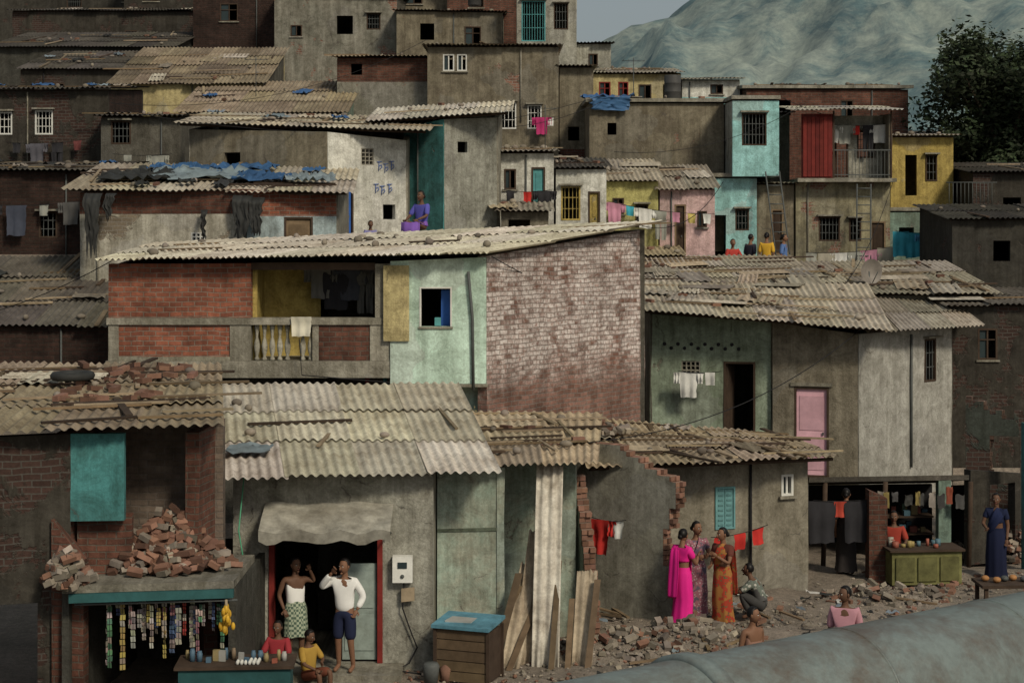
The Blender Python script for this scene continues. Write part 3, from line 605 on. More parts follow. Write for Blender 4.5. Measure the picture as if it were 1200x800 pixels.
def heap(name,c,rx,ry,h,n,mats,size=(.22,.11,.075),seed=1,parent=None,loose=False):
    random.seed(seed); m=MB()
    if loose:
        rows=[]
        for i in range(7):
            q=i/6; rows.append([(c[0]+rx*1.05*q*math.cos(a)*(1+.15*noise.noise((a,q,seed))),c[1]+ry*1.05*q*math.sin(a)*(1+.15*noise.noise((a,q,seed+3))),c[2]-.02+h*.75*(1-q**1.5)+.05*noise.noise((a*2,q*3,seed))) for a in [k*math.pi/10 for k in range(20)]])
        m.grid(rows,gm,[[(p[0],p[1]) for p in r_] for r_ in rows],wrap=True)
    for _ in range(n):
        a=U(0,6.28); r=math.sqrt(R()); x=c[0]+rx*r*math.cos(a); y=c[1]+ry*r*math.sin(a)
        z=c[2]+(h*(1-r)*U(.55,1.0) if not loose else h*.75*(1-r**1.5)+U(0,.02))
        if loose and R()<.88: chunk(m,x,y,z,abs(random.gauss(0,.03))+.012,random.choice(mats),gray(.6,1.35)); continue
        M=Matrix.Rotation(U(0,3.14),3,'Z')@Matrix.Rotation(U(-.6,.6),3,'X')@Matrix.Rotation(U(-.5,.5),3,'Y')
        s=U(.4,1.0); m.box((x,y,z),M@V((size[0]*s,0,0)),M@V((0,size[1]*U(.6,1.1),0)),M@V((0,0,size[2])),random.choice(mats),gray(.4,1.4))
    return m.build(name,parent)
heap("brick_pile",(-4.85,24.1,1.95),.85,.6,.9,480,[BRKS,BRKS,STONE],seed=3)
heap("brick_pile",(-6.0,23.0,1.9),.25,.25,.6,80,[BRKS,STONE],seed=4)
e=empty("shop_counter",(-3.7,23.3,0)); off=-V(e.location); m=MB()
m.box((-4.5,23.0,0),(1.5,.1,0),(-.04,.6,0),(0,0,.78),TPAINT,(.22,.24,.24)); m.box((-4.55,22.95,.782),(1.6,.1,0),(-.04,.7,0),(0,0,.04),WOODD)
for i in range(16):
    x=-4.45+i*.09+U(-.02,.02); c=random.choice([(.28,.09,.06),(.3,.24,.12),(.08,.14,.2),(.35,.35,.33),(.1,.16,.11),(.2,.15,.1)]); y=23.25+U(-.12,.2)
    if R()<.5: m.box((x,y,.825),(U(.05,.1),U(-.03,.03),0),(0,.06,0),(0,0,U(.05,.16)),paint(c,.3,.6))
    else: r0=U(.025,.04); h=U(.08,.15); m.tube([(x,y,.825),(x,y,.825+h),(x,y,.83+h),(x,y,.855+h)],[r0,r0,r0*.8,r0*.8],paint(c,.3,.5),10)
for i in range(6):
    for j in range(4): m.ell((-3.72+i*.055,23.12+j*.055,.85),(.024,.024,.032),WPAINT,n=8,m=6)
m.build("counter_with_jars_and_eggs",e,off)
e=empty("hanging_shop_goods",(-4.6,23.1,1.6)); off=-V(e.location); m=MB()
m.tube([(-5.9,23.0,1.66),(-3.75,23.3,1.66)],.015,STEEL)
random.seed(11)
for i in range(34):
    x=-5.5+i*.048+U(-.03,.03); y=23.05+(x+5.9)*.14+U(-.05,.35); n=random.randint(3,11); c=random.choice([(.38,.07,.06),(.45,.36,.14),(.1,.24,.14),(.42,.42,.42),(.12,.18,.34),(.45,.22,.27),(.55,.55,.5),(.3,.3,.28)])
    sz=random.choice([.05,.065,.085]); wd=U(.018,.038); zt=1.64-U(0,.12); m.tube([(x,y,1.66),(x,y,zt-n*sz)],.003,DARK,4)
    for j in range(n):
        z=zt-j*sz; tw=U(-.02,.02); dx=U(-.008,.008); g=U(.5,1.25); cc=c if R()<.75 else (.5,.45,.4)
        m.face([(x-wd+dx,y+tw,z),(x+wd+dx,y-tw,z),(x+wd,y-tw+.01,z-sz*.88),(x-wd,y+tw+.01,z-sz*.88)],paint(cc,.25,.45),None,(g,g*U(.85,1.1),g*U(.8,1.1)))
for k in range(30):
    a=U(0,6.3); rr=U(.0,.11); z=U(1.28,1.62); m.ell((-3.86+rr*math.cos(a)*(1.7-z)*2.5,23.05+rr*math.sin(a),z),(.03,.03,.055),paint((.60,.36,.04),.3,.4),n=8,m=6,col=gray(.7,1.2))
m.tube([(-3.86,23.05,1.72),(-3.86,23.05,1.55)],.02,WOODL,6)
m.build("sachets_and_bags",e,off)
e=empty("plaster_doorway_house",(-2.7,26,0)); off=-V(e.location); m=MB(); FG=plaster((.42,.42,.38),(.27,.27,.24),.0,.55)
f=Fr((-4.25,26.0),(-1.2,26.0))
wall(m,f,0,f.L,0,2.98,2.98,FG,[(.61,2.22,.12,2.12,'d')],.22)
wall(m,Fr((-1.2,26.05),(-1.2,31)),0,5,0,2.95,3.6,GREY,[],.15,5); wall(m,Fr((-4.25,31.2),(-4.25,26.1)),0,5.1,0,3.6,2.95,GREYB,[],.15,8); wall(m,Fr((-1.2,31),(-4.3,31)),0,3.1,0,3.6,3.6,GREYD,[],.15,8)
m.face([(-4.2,26.1,.1),(-1.3,26.1,.1),(-1.3,31,.1),(-4.2,31,.1)],CONC)
m.fbox(f,.3,2.6,.0,.75,-.05,.12,CONC); m.fbox(f,.3,2.4,.75,1.1,-.05,.02,CONC)
m.fbox(f,.55,.63,-.1,.03,.12,2.2,RPAINT); m.fbox(f,2.2,2.28,-.1,.03,.12,2.0,RPAINT); m.fbox(f,.63,2.2,-.1,.02,2.06,2.14,WOODD)
DG=paint((.30,.37,.35),.6,.7); m.fbox(f,1.66,2.18,-.09,-.05,.16,1.62,DG); m.fbox(f,1.70,2.14,-.05,-.035,.3,.85,DG,(1.15,1.15,1.15)); m.fbox(f,1.70,2.14,-.05,-.035,.95,1.5,DG,(1.15,1.15,1.15))
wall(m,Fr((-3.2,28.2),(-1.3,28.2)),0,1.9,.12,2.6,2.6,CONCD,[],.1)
m.build("walls",e,off)
m=MB(); rows=[]
for i in range(9):
    t=i/8; rows.append([f.P(.5+1.95*j/16,.03+.75*t,2.56-.22*t-.10*t*t+.03*math.sin(j*1.3+i)*t+.05*noise.noise((j*.3,i*.3,0))) for j in range(17)])
CAN=paint((.38,.37,.32),.8,.85)
m.grid(rows,CAN)
m.grid([rows[-1],[p+V((0,0,-.16+.06*noise.noise((k*.5,0,9)))) for k,p in enumerate(rows[-1])]],CAN,None,(.8,.8,.8))
for s_ in(.55,2.4): m.tube([f.P(s_,.0,2.1),f.P(s_,.72,2.22)],.018,STEEL)
m.build("canvas_awning",e,off)
m=MB(); r=corr(m,[(-4.35,25.45,3.05),(-.3,25.9,3.02),(-1.1,31.6,3.75),(-5.5,31.6,3.75)],ASBL,(.1,.1,.2,.1),tr=(.78,1.12)); junk(m,*r,9,'ssp'); rag(m,V((-4.1,26.6,3.28)),V((1,0,0)),V((0,1,.12)),V((0,0,1)),.7,.5,TARPG); m.build("roof",e,off)
e=empty("electric_meter_box",(-1.66,25.9,1.57)); m=MB(); m.box((-.15,-.06,-.2),(.3,0,0),(0,.13,0),(0,0,.4),WPAINT,(1.2,1.2,1.2)); m.box((-.07,-.075,.02),(.14,0,0),(0,.014,0),(0,0,.09),GLASS); m.ell((0,-.075,-.1),(.03,.015,.03),STEEL)
m.tube([(0.02,.02,-.2),(.0,.0,-.6),(.12,.03,-.95),(.22,.03,-1.2),(.1,-.05,-1.42),(-.1,-.15,-1.5),(.3,-.3,-1.52)],.012,DARK,6)
m.box((-.02,-.02,-.5),(.2,0,.02),(0,.04,0),(0,0,.2),WOODL); m.build("meter",e)
e=empty("ruined_room",(0,27.5,0)); off=-V(e.location); m=MB()
TG2=plaster((.36,.47,.42),(.35,.36,.305),.12,.6,(.24,.225,.18))
wall(m,Fr((-1.18,26.9),(-.15,27.05)),0,1.04,0,2.95,2.95,TG2,[],.15,1)
wall(m,Fr((-.12,27.0),(-.2,28.3)),0.02,1.3,0,2.95,2.95,TG2,[],.12,4)
wall(m,Fr((-.3,28.3),(1.05,28.1)),0,1.36,0,2.95,2.9,TG2,[],.2,7)
m.fbox(Fr((-1.18,26.9),(-.15,27.05)),0,1.0,.0,.02,1.95,2.0,MINTG,(.5,.5,.5))
def bwall(m,fr,L,z0,H,inside,mf,me,thk=.23,uo=0):
    dx,dz=.125,.09; nx=int(L/dx)+1; nz=int(H/dz)+1
    def S(i,j): return 0<=i<nx and 0<=j<nz and inside((i+.5)*dx,(j+.5)*dz+z0)
    for i in range(nx):
        for j in range(nz):
            if not S(i,j): continue
            s0,s1,za,zb=i*dx,(i+1)*dx,z0+j*dz,z0+(j+1)*dz
            m.face([fr.P(s0,0,za),fr.P(s1,0,za),fr.P(s1,0,zb),fr.P(s0,0,zb)],mf,[(s0+uo,za),(s1+uo,za),(s1+uo,zb),(s0+uo,zb)])
            m.face([fr.P(s1,-thk,za),fr.P(s0,-thk,za),fr.P(s0,-thk,zb),fr.P(s1,-thk,zb)],mf,[(s1,za),(s0,za),(s0,zb),(s1,zb)])
            g=gray(.6,1.5)
            if not S(i+1,j):
                pr=random.choice([0,.03,.07]); m.box(fr.P(s1,0.002,za+.008),fr.d*(.01+pr),-fr.n*(thk*.48),V((0,0,.075)),me,g); m.box(fr.P(s1,-thk*.5,za+.008),fr.d*(.01+random.choice([0,.03,.06])),-fr.n*(thk*.48),V((0,0,.075)),me,gray(.6,1.5))
                m.face([fr.P(s1,0,za),fr.P(s1,-thk,za),fr.P(s1,-thk,zb),fr.P(s1,0,zb)],STONE)
            if not S(i-1,j): m.face([fr.P(s0,-thk,za),fr.P(s0,0,za),fr.P(s0,0,zb),fr.P(s0,-thk,zb)],me,None,g)
            if not S(i,j+1): m.face([fr.P(s0,0,zb),fr.P(s1,0,zb),fr.P(s1,-thk,zb),fr.P(s0,-thk,zb)],me,None,g)
nz1=lambda z: .07*noise.noise((z*4,0,3))
f=Fr((.98,30.3),(3.1,28.7)); edge=lambda z: interp(z,[(0,2.55),(.3,2.4),(1.0,2.05),(1.5,2.0),(2.0,2.2),(2.4,2.3),(2.6,1.8),(2.85,1.2)])+nz1(z)
bwall(m,f,2.7,0,2.95,lambda s,z: s<edge(z),plaster((.36,.355,.31),(.24,.235,.205),.03,.5),BRKS,.23,3)
f=Fr((1.0,28.6),(1.25,27.5)); bwall(m,f,1.2,0,2.6,lambda s,z: s<interp(z,[(0,1.05),(.8,.9),(1.5,.7),(2.3,.3),(2.5,.15)])+nz1(z+4),TG2,BRKS,.2,6)
m.build("broken_walls",e,off)
m=MB(); r=corr(m,[(-1.25,26.6,3.02),(1.3,27.6,2.98),(1.6,32.9,3.1),(-2.0,32.9,3.12)],ASBB,(.15,.1,.25,.1),tr=(.85,1.4)); junk(m,*r,40,'bpsttp'); m.build("roof",e,off)
e,fr=house("cement_house",[(2.45,31.0),(5.55,32.0),(5.7,36),(2.0,36)],-.1,[2.42,2.45,2.2,2.5],[plaster((.31,.29,.24),(.21,.195,.16),.03,.45),GREYB,GREYD,GREYD],
 {0:[(1.35,1.75,1.2,1.98,'shut',paint((.15,.33,.35),.5,.7)),(2.7,2.95,1.75,2.15,W_,WPAINT)]},
 roof=[(1.35,29.5,2.6),(5.95,31.6,2.5),(5.8,36.4,2.28),(1.3,36.6,2.62)],rmat=ASBB,junkn=50,kinds='ppsttp',tr=(.95,1.5),os=(.05,.1,.15,.1))
def lean(name,x0,w,y0,z0,y1,z1,mat,yaw=0,curl=.0,cp=.15):
    m=MB(); rows=[]
    for k in range(7):
        t=k/6; rows.append([(x0+w*j/24+yaw*t, y0+(y1-y0)*t+.022*math.sin(2*math.pi*(w*j/24)/cp)+.03*math.sin(t*2.5), z0+(z1-z0)*t+.05*noise.noise((j*.35,0,x0))*(k in(0,6))) for j in range(25)])
    m.grid(rows,mat); o=m.build(name); s=o.modifiers.new("s",'SOLIDIFY'); s.thickness=.012; return o
lean("corrugated_sheet",.30,.42,26.2,0,27.35,2.95,ASBL,.1)
lean("corrugated_sheet",-.18,.3,26.1,0,27.2,1.4,ASBB,.32); lean("corrugated_sheet",.0,.3,26.35,0,27.3,1.9,ASBB,.28); lean("corrugated_sheet",.92,.32,26.3,0,27.1,1.3,ASBB,.12)
m=MB()
for (x,w,h,yw) in((-.35,.12,1.3,.4),(.55,.09,1.5,.15),(-.1,.1,1.0,.5),(1.1,.1,1.2,.2),(.8,.09,.9,.1),(-.5,.07,1.1,.6)): m.box((x,26.0,0),(w,0,0),(0,.03,.0),(yw,.9,h),WOOD,gray(.4,.95))
m.build("leaning_planks")
e=empty("blue_topped_crate",(-.65,25.55,0),-.35); m=MB()
for i in range(5): m.box((-.42,-.3,.02+i*.155),(.84,0,0),(0,.02,0),(0,0,.14),WOOD,gray(.5,.8))
m.box((-.41,-.28,.02),(.82,0,0),(0,.56,0),(0,0,.74),WOODD); 
for x in(-.44,.4): m.box((x,-.325,0),(.05,0,0),(0,.025,0),(0,0,.8),WOODD); m.box((x,.28,0),(.05,0,0),(0,.025,0),(0,0,.8),WOODD)
m.box((-.46,-.36,.8),(.92,0,0),(0,.7,.06),(0,0,.05),paint((.12,.30,.40),.7,.6)); m.box((-.3,-.2,.86),(.4,.05,0),(0,.3,0),(0,0,.03),WPAINT,(.6,.6,.6)); m.build("crate",e)
e=empty("clay_and_steel_pots",(-1.2,25.3,0)); m=MB()
m.tube([(0,0,0),(0,0,.25),(0,0,.3)],[.1,.13,.1],STEEL,12); m.tube([(.22,.1,0),(.22,.1,.2),(.22,.1,.26),(.22,.1,.3)],[.08,.1,.04,.04],BRKS,12); m.build("pots",e)
# ---- right market area
e=empty("market_shop",(7.8,35,0)); off=-V(e.location); m=MB()
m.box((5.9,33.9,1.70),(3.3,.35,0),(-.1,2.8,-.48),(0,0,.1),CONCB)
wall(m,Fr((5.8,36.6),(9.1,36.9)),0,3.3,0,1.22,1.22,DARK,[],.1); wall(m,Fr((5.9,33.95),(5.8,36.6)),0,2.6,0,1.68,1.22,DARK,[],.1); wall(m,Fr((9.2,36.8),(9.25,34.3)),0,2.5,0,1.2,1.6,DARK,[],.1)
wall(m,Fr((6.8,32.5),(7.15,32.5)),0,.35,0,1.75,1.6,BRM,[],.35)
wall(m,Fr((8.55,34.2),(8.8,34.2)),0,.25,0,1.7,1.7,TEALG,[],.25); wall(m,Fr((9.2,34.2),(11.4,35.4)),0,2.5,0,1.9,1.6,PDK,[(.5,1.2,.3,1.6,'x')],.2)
for x in(6.2,7.4,9.1): m.tube([(x,34.0,0),(x+.04,34.0,1.7)],.05,WOODD)
random.seed(5)
for i in range(30):
    x=U(7.3,8.5); z=random.choice([.5,.85]); y=35+U(-.2,.3); c=random.choice([(.16,.05,.04),(.2,.16,.08),(.06,.12,.16),(.2,.19,.17),(.08,.13,.09)]); s=U(.06,.14)
    m.box((x,y,z+.03),(s,U(-.03,.03),0),(0,s,0),(0,0,U(.06,.2)),paint(c,.3,.6))
for z in(.5,.85): m.box((7.2,34.7,z),(1.4,.1,0),(0,.6,0),(0,0,.03),WOODD)
for i in range(10):
    x=7.3+i*.18+U(-.06,.06); c=random.choice([(.25,.07,.04),(.28,.22,.08),(.1,.16,.2),(.25,.23,.2),(.06,.06,.06)]); rag(m,V((x,33.95,1.52-U(0,.3))),V((1,0,0)),V((0,0,-1)),V((0,-1,0)),U(.08,.18),U(.15,.35),paint(c,.3,.6),.03,5)
m.build("stall_structure_and_goods",e,off)
e=empty("yellow_shop_counter",(7.8,32.4,0)); off=-V(e.location); m=MB(); YG=paint((.20,.20,.08),.8,.8)
m.box((7.15,32.1,.03),(1.35,.15,0),(-.06,.6,0),(0,0,.62),YG)
for i in range(3): m.box((7.22+i*.43,32.09+i*.05,.1),(.36,.04,0),(0,-.02,0),(0,0,.45),YG,(.7,.7,.7))
m.box((7.1,32.02,.655),(1.45,.16,0),(-.06,.72,0),(0,0,.04),WOODD)
for i in range(14):
    x=7.2+U(0,1.25); c=random.choice([(.3,.1,.07),(.32,.25,.1),(.1,.18,.22),(.35,.33,.28)]); y=32.4+U(-.15,.2); m.tube([(x,y,.7),(x,y,.7+U(.04,.15))],U(.025,.07),paint(c,.3,.5),8)
m.build("counter",e,off)
e=empty("vendor_table",(8.2,28.4,0)); off=-V(e.location); m=MB()
m.box((7.75,28.1,.8),(1.6,.1,0),(0,.7,0),(0,0,.05),WOODD)
for x in(7.8,9.2):
    for y in(28.15,28.7): m.box((x,y,0),(.06,0,0),(0,.06,0),(0,0,.8),WOODD)
for i in range(8): m.ell((7.9+i*.16,28.4+U(-.15,.2),.9),(.07,.07,.05),random.choice([STEEL,BRKS,paint((.4,.2,.08),.3,.6)]),n=10,m=6)
m.build("table",e,off)
e=empty("ruined_brick_wall",(10.5,36,0)); off=-V(e.location); m=MB()
bwall(m,Fr((9.7,36.5),(13.5,35)),4,0,3.8,lambda s,z: z<3.3-.5*abs(math.sin(s*1.7))+.4*noise.noise((s*3,0,1)) and not(.5<s<1.1 and 1.4<z<2.3) and not(2.1<s<2.7 and .6<z<1.9),plaster((.085,.10,.09),(.05,.056,.05),.5,.6,(.07,.042,.034)),paint((.10,.065,.052),.6,.95),.23)  # plaster and brick colours darkened to imitate vignette at the right edge
wall(m,Fr((10.1,33.6),(10.35,33.6)),0,.25,0,2.9,2.9,TEAL,[],.25)
m.build("walls",e,off)
# ================================================================ rubble & small stuff
random.seed(21)
m=MB()
for _ in range(4400):
    x=U(.8,10.5); y=U(24,33.4)
    if 2.4<x<5.7 and y>30.9: continue
    if noise.noise((x*.6,y*.6,11))<-.12 and R()<.8: continue
    s=abs(random.gauss(0,.026))+.009; c=gray(.6,1.3)
    if R()<.04: 
        an=U(0,3.14); t=U(-.3,.3); m.box((x,y,.02),V((math.cos(an),math.sin(an),t))*U(.08,.2),V((-math.sin(an),math.cos(an),0))*.1,V((0,0,.06)),BRKS,gray(.6,1.5))
    else: chunk(m,x,y,.03,s,STONE if R()<.88 else BRKS,c)
for _ in range(350): chunk(m,U(-2.2,1.2),U(24.6,27),.02,U(.02,.05),random.choice([STONE,STONE,BRKS]),gray(.5,1.4))
for _ in range(80): rag(m,V((U(1,9),U(25,32),.08)),V((1,U(-1,1),0)).normalized(),V((0,1,0)),V((0,0,1)),U(.1,.3),U(.08,.2),random.choice([WPAINT,TARPG,STONE,TARPK]),.05,4)
for _ in range(25):
    an=U(0,3.14); m.box((U(1,8),U(26,31),.05),V((math.cos(an),math.sin(an),U(0,.15)))*U(.4,1.1),V((-math.sin(an),math.cos(an),0))*.06,V((0,0,.03)),WOOD,gray(.6,1.2))
m.build("rubble")
SB=[BRKS,STONE,STONE,STONE,STONE]
heap("rubble_pile",(3.0,28.0,0),1.1,.9,.33,460,SB,seed=8,loose=True); heap("rubble_pile",(1.7,27.2,0),1.2,.8,.3,460,SB,seed=9,loose=True)
heap("rubble_pile",(4.6,26.3,0),1.7,.9,.2,420,SB,seed=10,loose=True); heap("brick_pile",(1.6,33.6,2.72),.7,.6,.3,80,[BRKS,STONE],seed=12)
heap("rubble_pile",(6.8,31.0,0),1.3,.8,.25,340,SB,seed=13,loose=True); heap("brick_pile",(10.1,35.0,.0),1.2,.6,.9,300,[BRKS,STONE],seed=14)
heap("rubble_pile",(6.5,27.5,0),1.8,1.0,.2,380,SB,seed=15,loose=True)
e=empty("water_pipeline",(4,20.5,0)); off=-V(e.location); m=MB()
pm,nt,b=newmat("pipe_paint"); N=NT(nt); vec=N.coords(obj=True); n1=N.noise(vec,1.2,6,.75,.3); n2=N.noise(vec,9,6,.7)
c=N.mix(N.ramp(n1,.42,.68),(.16,.195,.19),(.10,.085,.07)); c=N.mix(.6,c,N.ramp(n2,.3,.7,(.65,.65,.65),(1.15,1.15,1.15)),'MULTIPLY'); N.l.new(c,b.inputs["Base Color"]); b.inputs["Roughness"].default_value=.45; b.inputs["Specular IOR Level"].default_value=.4
A=V((1.2,18.5,.98)); D=V((5.55,4.0,0)).normalized()
P=lambda t:A+D*t
m.tube([P(-8),P(14)],.92,pm,64)
for t in(-3.2,1.0,9.5): m.tube([P(t-.12),P(t-.1),P(t+.1),P(t+.12)],[.93,.98,.98,.93],pm,64)
for t in(3.5,6.2): m.tube([P(t-.02),P(t+.02)],.932,pm,64)
for t in(-2,4.5,11): 
    q=P(t); w=V((-D.y,D.x,0)); m.box(q-D*.25-w*.9-V((0,0,1.05)),D*.5,w*1.8,V((0,0,.55)),CONC)
m.build("pipe",e,off)
# ================================================================ clothes
def cloth(m,p,d,w,h,mat,seed=0,n=8):
    p=V(p);d=V(d).normalized();nn=V((d.y,-d.x,0)); rows=[]
    for i in range(n+1):
        t=i/n; rows.append([p+d*(w*(j/n-.5)*(1-.12*t)+.02*noise.noise((i,j*.3,seed)))+nn*(.035*t**.5*math.sin(j*1.6+seed)+.02*math.sin(i*.8+seed))-V((0,0,h*t*(1+.06*noise.noise((j*.5,seed,0))))) for j in range(n+1)])
    m.grid(rows,mat,None,(1,1,1))
def garment(m,p,d,kind,mat,seed):
    p=V(p);d=V(d).normalized()
    if kind=='shirt':
        cloth(m,p,d,.42,.6,mat,seed)
        for s in(-1,1): cloth(m,p+d*s*.27+V((0,0,-.01)),d,.16,.26,mat,seed+s)
    elif kind=='pants':
        cloth(m,p,d,.36,.3,mat,seed,5)
        for s in(-1,1): cloth(m,p+d*s*.095+V((0,0,-.28)),d,.16,.6,mat,seed+s,5)
    elif kind=='small': cloth(m,p,d,.24,.3,mat,seed,5)
    else: cloth(m,p,d,.55,.8,mat,seed)
def line(name,p0,p1,items,sag=.12,full=True):
    p0=V(p0);p1=V(p1); m=MB(); pts=[p0+(p1-p0)*t/12-V((0,0,sag*4*(t/12)*(1-t/12))) for t in range(13)]
    m.tube(pts,.008,DARK,5)
    n=len(items)
    for i,(k,c) in enumerate(items):
        t=(i+.5)/n; p=p0+(p1-p0)*t-V((0,0,sag*4*t*(1-t))); garment(m,p,p1-p0,k,paint(c,.3,.9) if isinstance(c,tuple) else c,i*3.1+p0.x)
    return m.build(name)
r_=(.5,.035,.03);w_=(.66,.67,.65);b_=(.06,.14,.42);t_=(.06,.38,.5);k_=(.03,.03,.035);g_=(.3,.31,.28);pk=(.5,.24,.34);y_=(.55,.46,.15)
line("clothesline",(3.6,30.9,1.15),(4.7,31.35,1.3),[('small',r_),('small',r_),('small',r_)],.05)
line("clothesline",(1.35,29.6,1.75),(1.95,29.2,1.75),[('shirt',r_),('small',w_)],.05)
line("clothesline",(5.75,32.6,1.55),(6.8,32.7,1.55),[('sheet',k_),('small',(.4,.06,.04)),('sheet',k_)],.03)
line("clothesline",(3.9,40.2,3.4),(4.9,40.0,3.4),[('shirt',w_),('small',w_)],.04)
line("clothesline",(-4.0,34.4,5.95),(-2.5,34.2,5.95),[('shirt',(.15,.15,.14)),('sheet',k_),('shirt',(.06,.065,.08)),('pants',(.12,.12,.11)),('shirt',(.08,.08,.08))],.05)
line("clothesline",(10.4,56.3,10.2),(12.3,56.2,10.2),[('shirt',w_),('shirt',g_),('small',r_),('pants',k_),('shirt',w_)],.05)
line("clothesline",(9.4,54.9,6.0),(12.2,54.6,6.2),[('pants',g_),('sheet',(.35,.33,.27)),('shirt',w_),('sheet',g_),('shirt',pk),('sheet',(.35,.33,.27))],.1)
line("clothesline",(12.2,54.4,6.7),(13.8,54.6,6.7),[('sheet',t_),('sheet',t_),('shirt',(.1,.3,.5)),('small',w_)],.08)
line("clothesline",(2.9,52.2,7.6),(6.2,52.2,7.2),[('shirt',pk),('small',t_),('shirt',w_),('pants',g_),('small',pk),('small',y_),('small',w_)],.1)
line("clothesline",(-.3,49.7,7.9),(1.2,49.7,7.9),[('small',k_),('small',r_),('shirt',k_)],.08)
line("clothesline",(.9,60.2,10.7),(1.5,60.2,10.7),[('shirt',(.45,.04,.16)),('small',w_)],.02)
line("clothesline",(-12.0,51.3,9.0),(-10.2,51.3,9.0),[('small',g_),('shirt',g_)],.05)
line("clothesline",(-15.5,52.3,9.4),(-13.0,52.3,9.5),[('small',k_),('shirt',(.1,.1,.12)),('pants',k_),('small',(.15,.05,.05))],.08)
line("clothesline",(-14.3,45.5,7.4),(-11.4,45.5,7.5),[('shirt',k_),('sheet',(.06,.07,.1)),('small',g_),('shirt',(.1,.1,.1))],.08)
line("clothesline",(14,54.4,6.3),(15.5,54.6,6.3),[('shirt',b_),('sheet',(.2,.23,.23))],.08)
m=MB(); cloth(m,(-4.1,33.2,5.02),(1,0,0),.4,.38,paint((.62,.6,.5),.25,.9),2); cloth(m,(-4.1,33.22,5.02),(1,0,0),.4,.02,WPAINT,2); m.build("towel")
m=MB(); rag(m,V((3.2,58.2,11.2)),V((1,0,0)),V((0,1,.05)),V((0,0,1)),1.7,1.6,TARPB,.15,12); rag(m,V((3.3,57.0,10.95)),V((1,0,0)),V((0,.1,-1)).normalized(),V((0,-1,0)),1.3,.45,TARPB,.08,12); m.build("blue_tarpaulin")
def ladder(name,a,b,w,n):
    a=V(a);b=V(b);m=MB(); s=V((w,0,0))
    m.tube([a,b],.025,STEEL,6);m.tube([a+s,b+s],.025,STEEL,6)
    for i in range(n): p=a+(b-a)*(i+.5)/n; m.tube([p,p+s],.018,STEEL,6)
    m.build(name)
ladder("ladder",(8.55,54.6,5.0),(8.2,55.2,8.6),.45,12); ladder("ladder",(11.0,54.5,5.2),(11.2,55.4,8.2),.45,11)
ladder("metal_staircase",(15.0,56.2,4.8),(14.2,57.4,7.6),.7,12)
m=MB()
for i in range(12): m.tube([(14.6+i*.13,57.0,7.5),(14.6+i*.13,57.0,8.3)],.012,STEEL,5)
m.tube([(14.5,57,8.3),(16.2,57,8.3)],.02,STEEL,5); m.box((14.4,57,7.38),(1.9,0,0),(0,2,0),(0,0,.1),CONC); m.build("balcony_railing")
e=empty("satellite_dish",(9.6,45.6,5.3),.4); m=MB(); rows=[]
for i in range(6):
    r=.34*i/5; rows.append([V((r*math.cos(a),-.5*r*r*2+.1,.3+r*math.sin(a))) for a in [k*math.pi/10 for k in range(20)]])
m.grid(rows,paint((.24,.22,.2),.5,.6),wrap=True); m.tube([(0,.1,-.25),(0,.1,.3)],.025,STEEL); m.tube([(0,-.05,-.0),(0,-.3,.3)],.012,STEEL); m.build("dish",e)
f=Fr((-4.9,45),(-2.85,46.6)); m=MB(); random.seed(4)
gp=paint((.10,.18,.48),.3,.8)
for (s,z) in((1.65,8.4),(1.85,8.35),(2.05,8.42),(1.55,7.8),(1.75,7.75),(1.98,7.8)):
    m.tube([f.P(s,.03,z+.14),f.P(s+U(-.02,.02),.03,z-.1)],.012,gp,4); m.tube([f.P(s-.07,.03,z+.14),f.P(s+.09,.03,z+.15)],.012,gp,4)
    m.tube([f.P(s,.03,z+.03),f.P(s+.07,.03,z+.07),f.P(s+.09,.03,z),f.P(s+.03,.03,z-.05)],.012,gp,4)
m.build("painted_graffiti")
for name,(x,y,z),c in (("water_drum",(-1.6,73,16.3),(.05,.05,.05)),("water_drum",(5.6,59.5,11.2),(.06,.06,.06))):
    m=MB(); m.tube([(0,0,0),(0,0,.03),(0,0,.3),(0,0,.32),(0,0,.34),(0,0,.6),(0,0,.62),(0,0,.64),(0,0,.88),(0,0,.9)],[.28,.29,.29,.305,.29,.29,.305,.29,.29,.27],paint(c,.3,.6),20); m.build(name,None,(x,y,z))
def antenna(loc,h=2.0):
    m=MB(); m.tube([(0,0,0),(0,0,h)],.015,STEEL,5); m.tube([(-.4,0,h-.1),(.4,.1,h-.1)],.01,STEEL,5)
    for i in range(5): x=-.36+i*.18; m.tube([(x,-.3+i*.03,h-.09),(x,.3-i*.03,h-.09)],.007,STEEL,4)
    m.build("tv_antenna",None,loc)
for l in((4.2,59,11.2),(-9,60,11.4),(1.0,51.5,9.1)): antenna(l,U(1.0,1.5))
WR=[((-9,41,9.5),(3,57,11.2),.8),((3,50,9),(9.5,55.5,10.8),.5),((8.8,55.5,11),(15,59,10.2),.4),((1.3,29,3.1),(8,39.3,4.4),.5),((-12,51,10.5),(-3,60,13.4),.8),((-7.8,33.2,6.1),(-15,38,4.6),.5),((7,40,4.8),(12.5,56,8.3),.8),((2.9,38,6.8),(6.5,52.5,8.2),.5),((-3,47,9.9),(3,57,11),.6),((-.4,33,6.2),(3.4,40.6,4.8),.25)]
for (a,b,sg) in WR:
    a=V(a);b=V(b); m=MB(); m.tube([a+(b-a)*t/14-V((0,0,sg*4*t/14*(1-t/14))) for t in range(15)],.010,DARK,4); m.build("overhead_wire")
m=MB(); m.tube([(-4.05,25.8,3.0),(-4.1,25.6,2.2),(-3.95,25.5,1.4),(-4.1,25.6,.6),(-3.9,25.3,.02)],.011,paint((.08,.34,.2),.2,.5),6); m.build("green_hose")
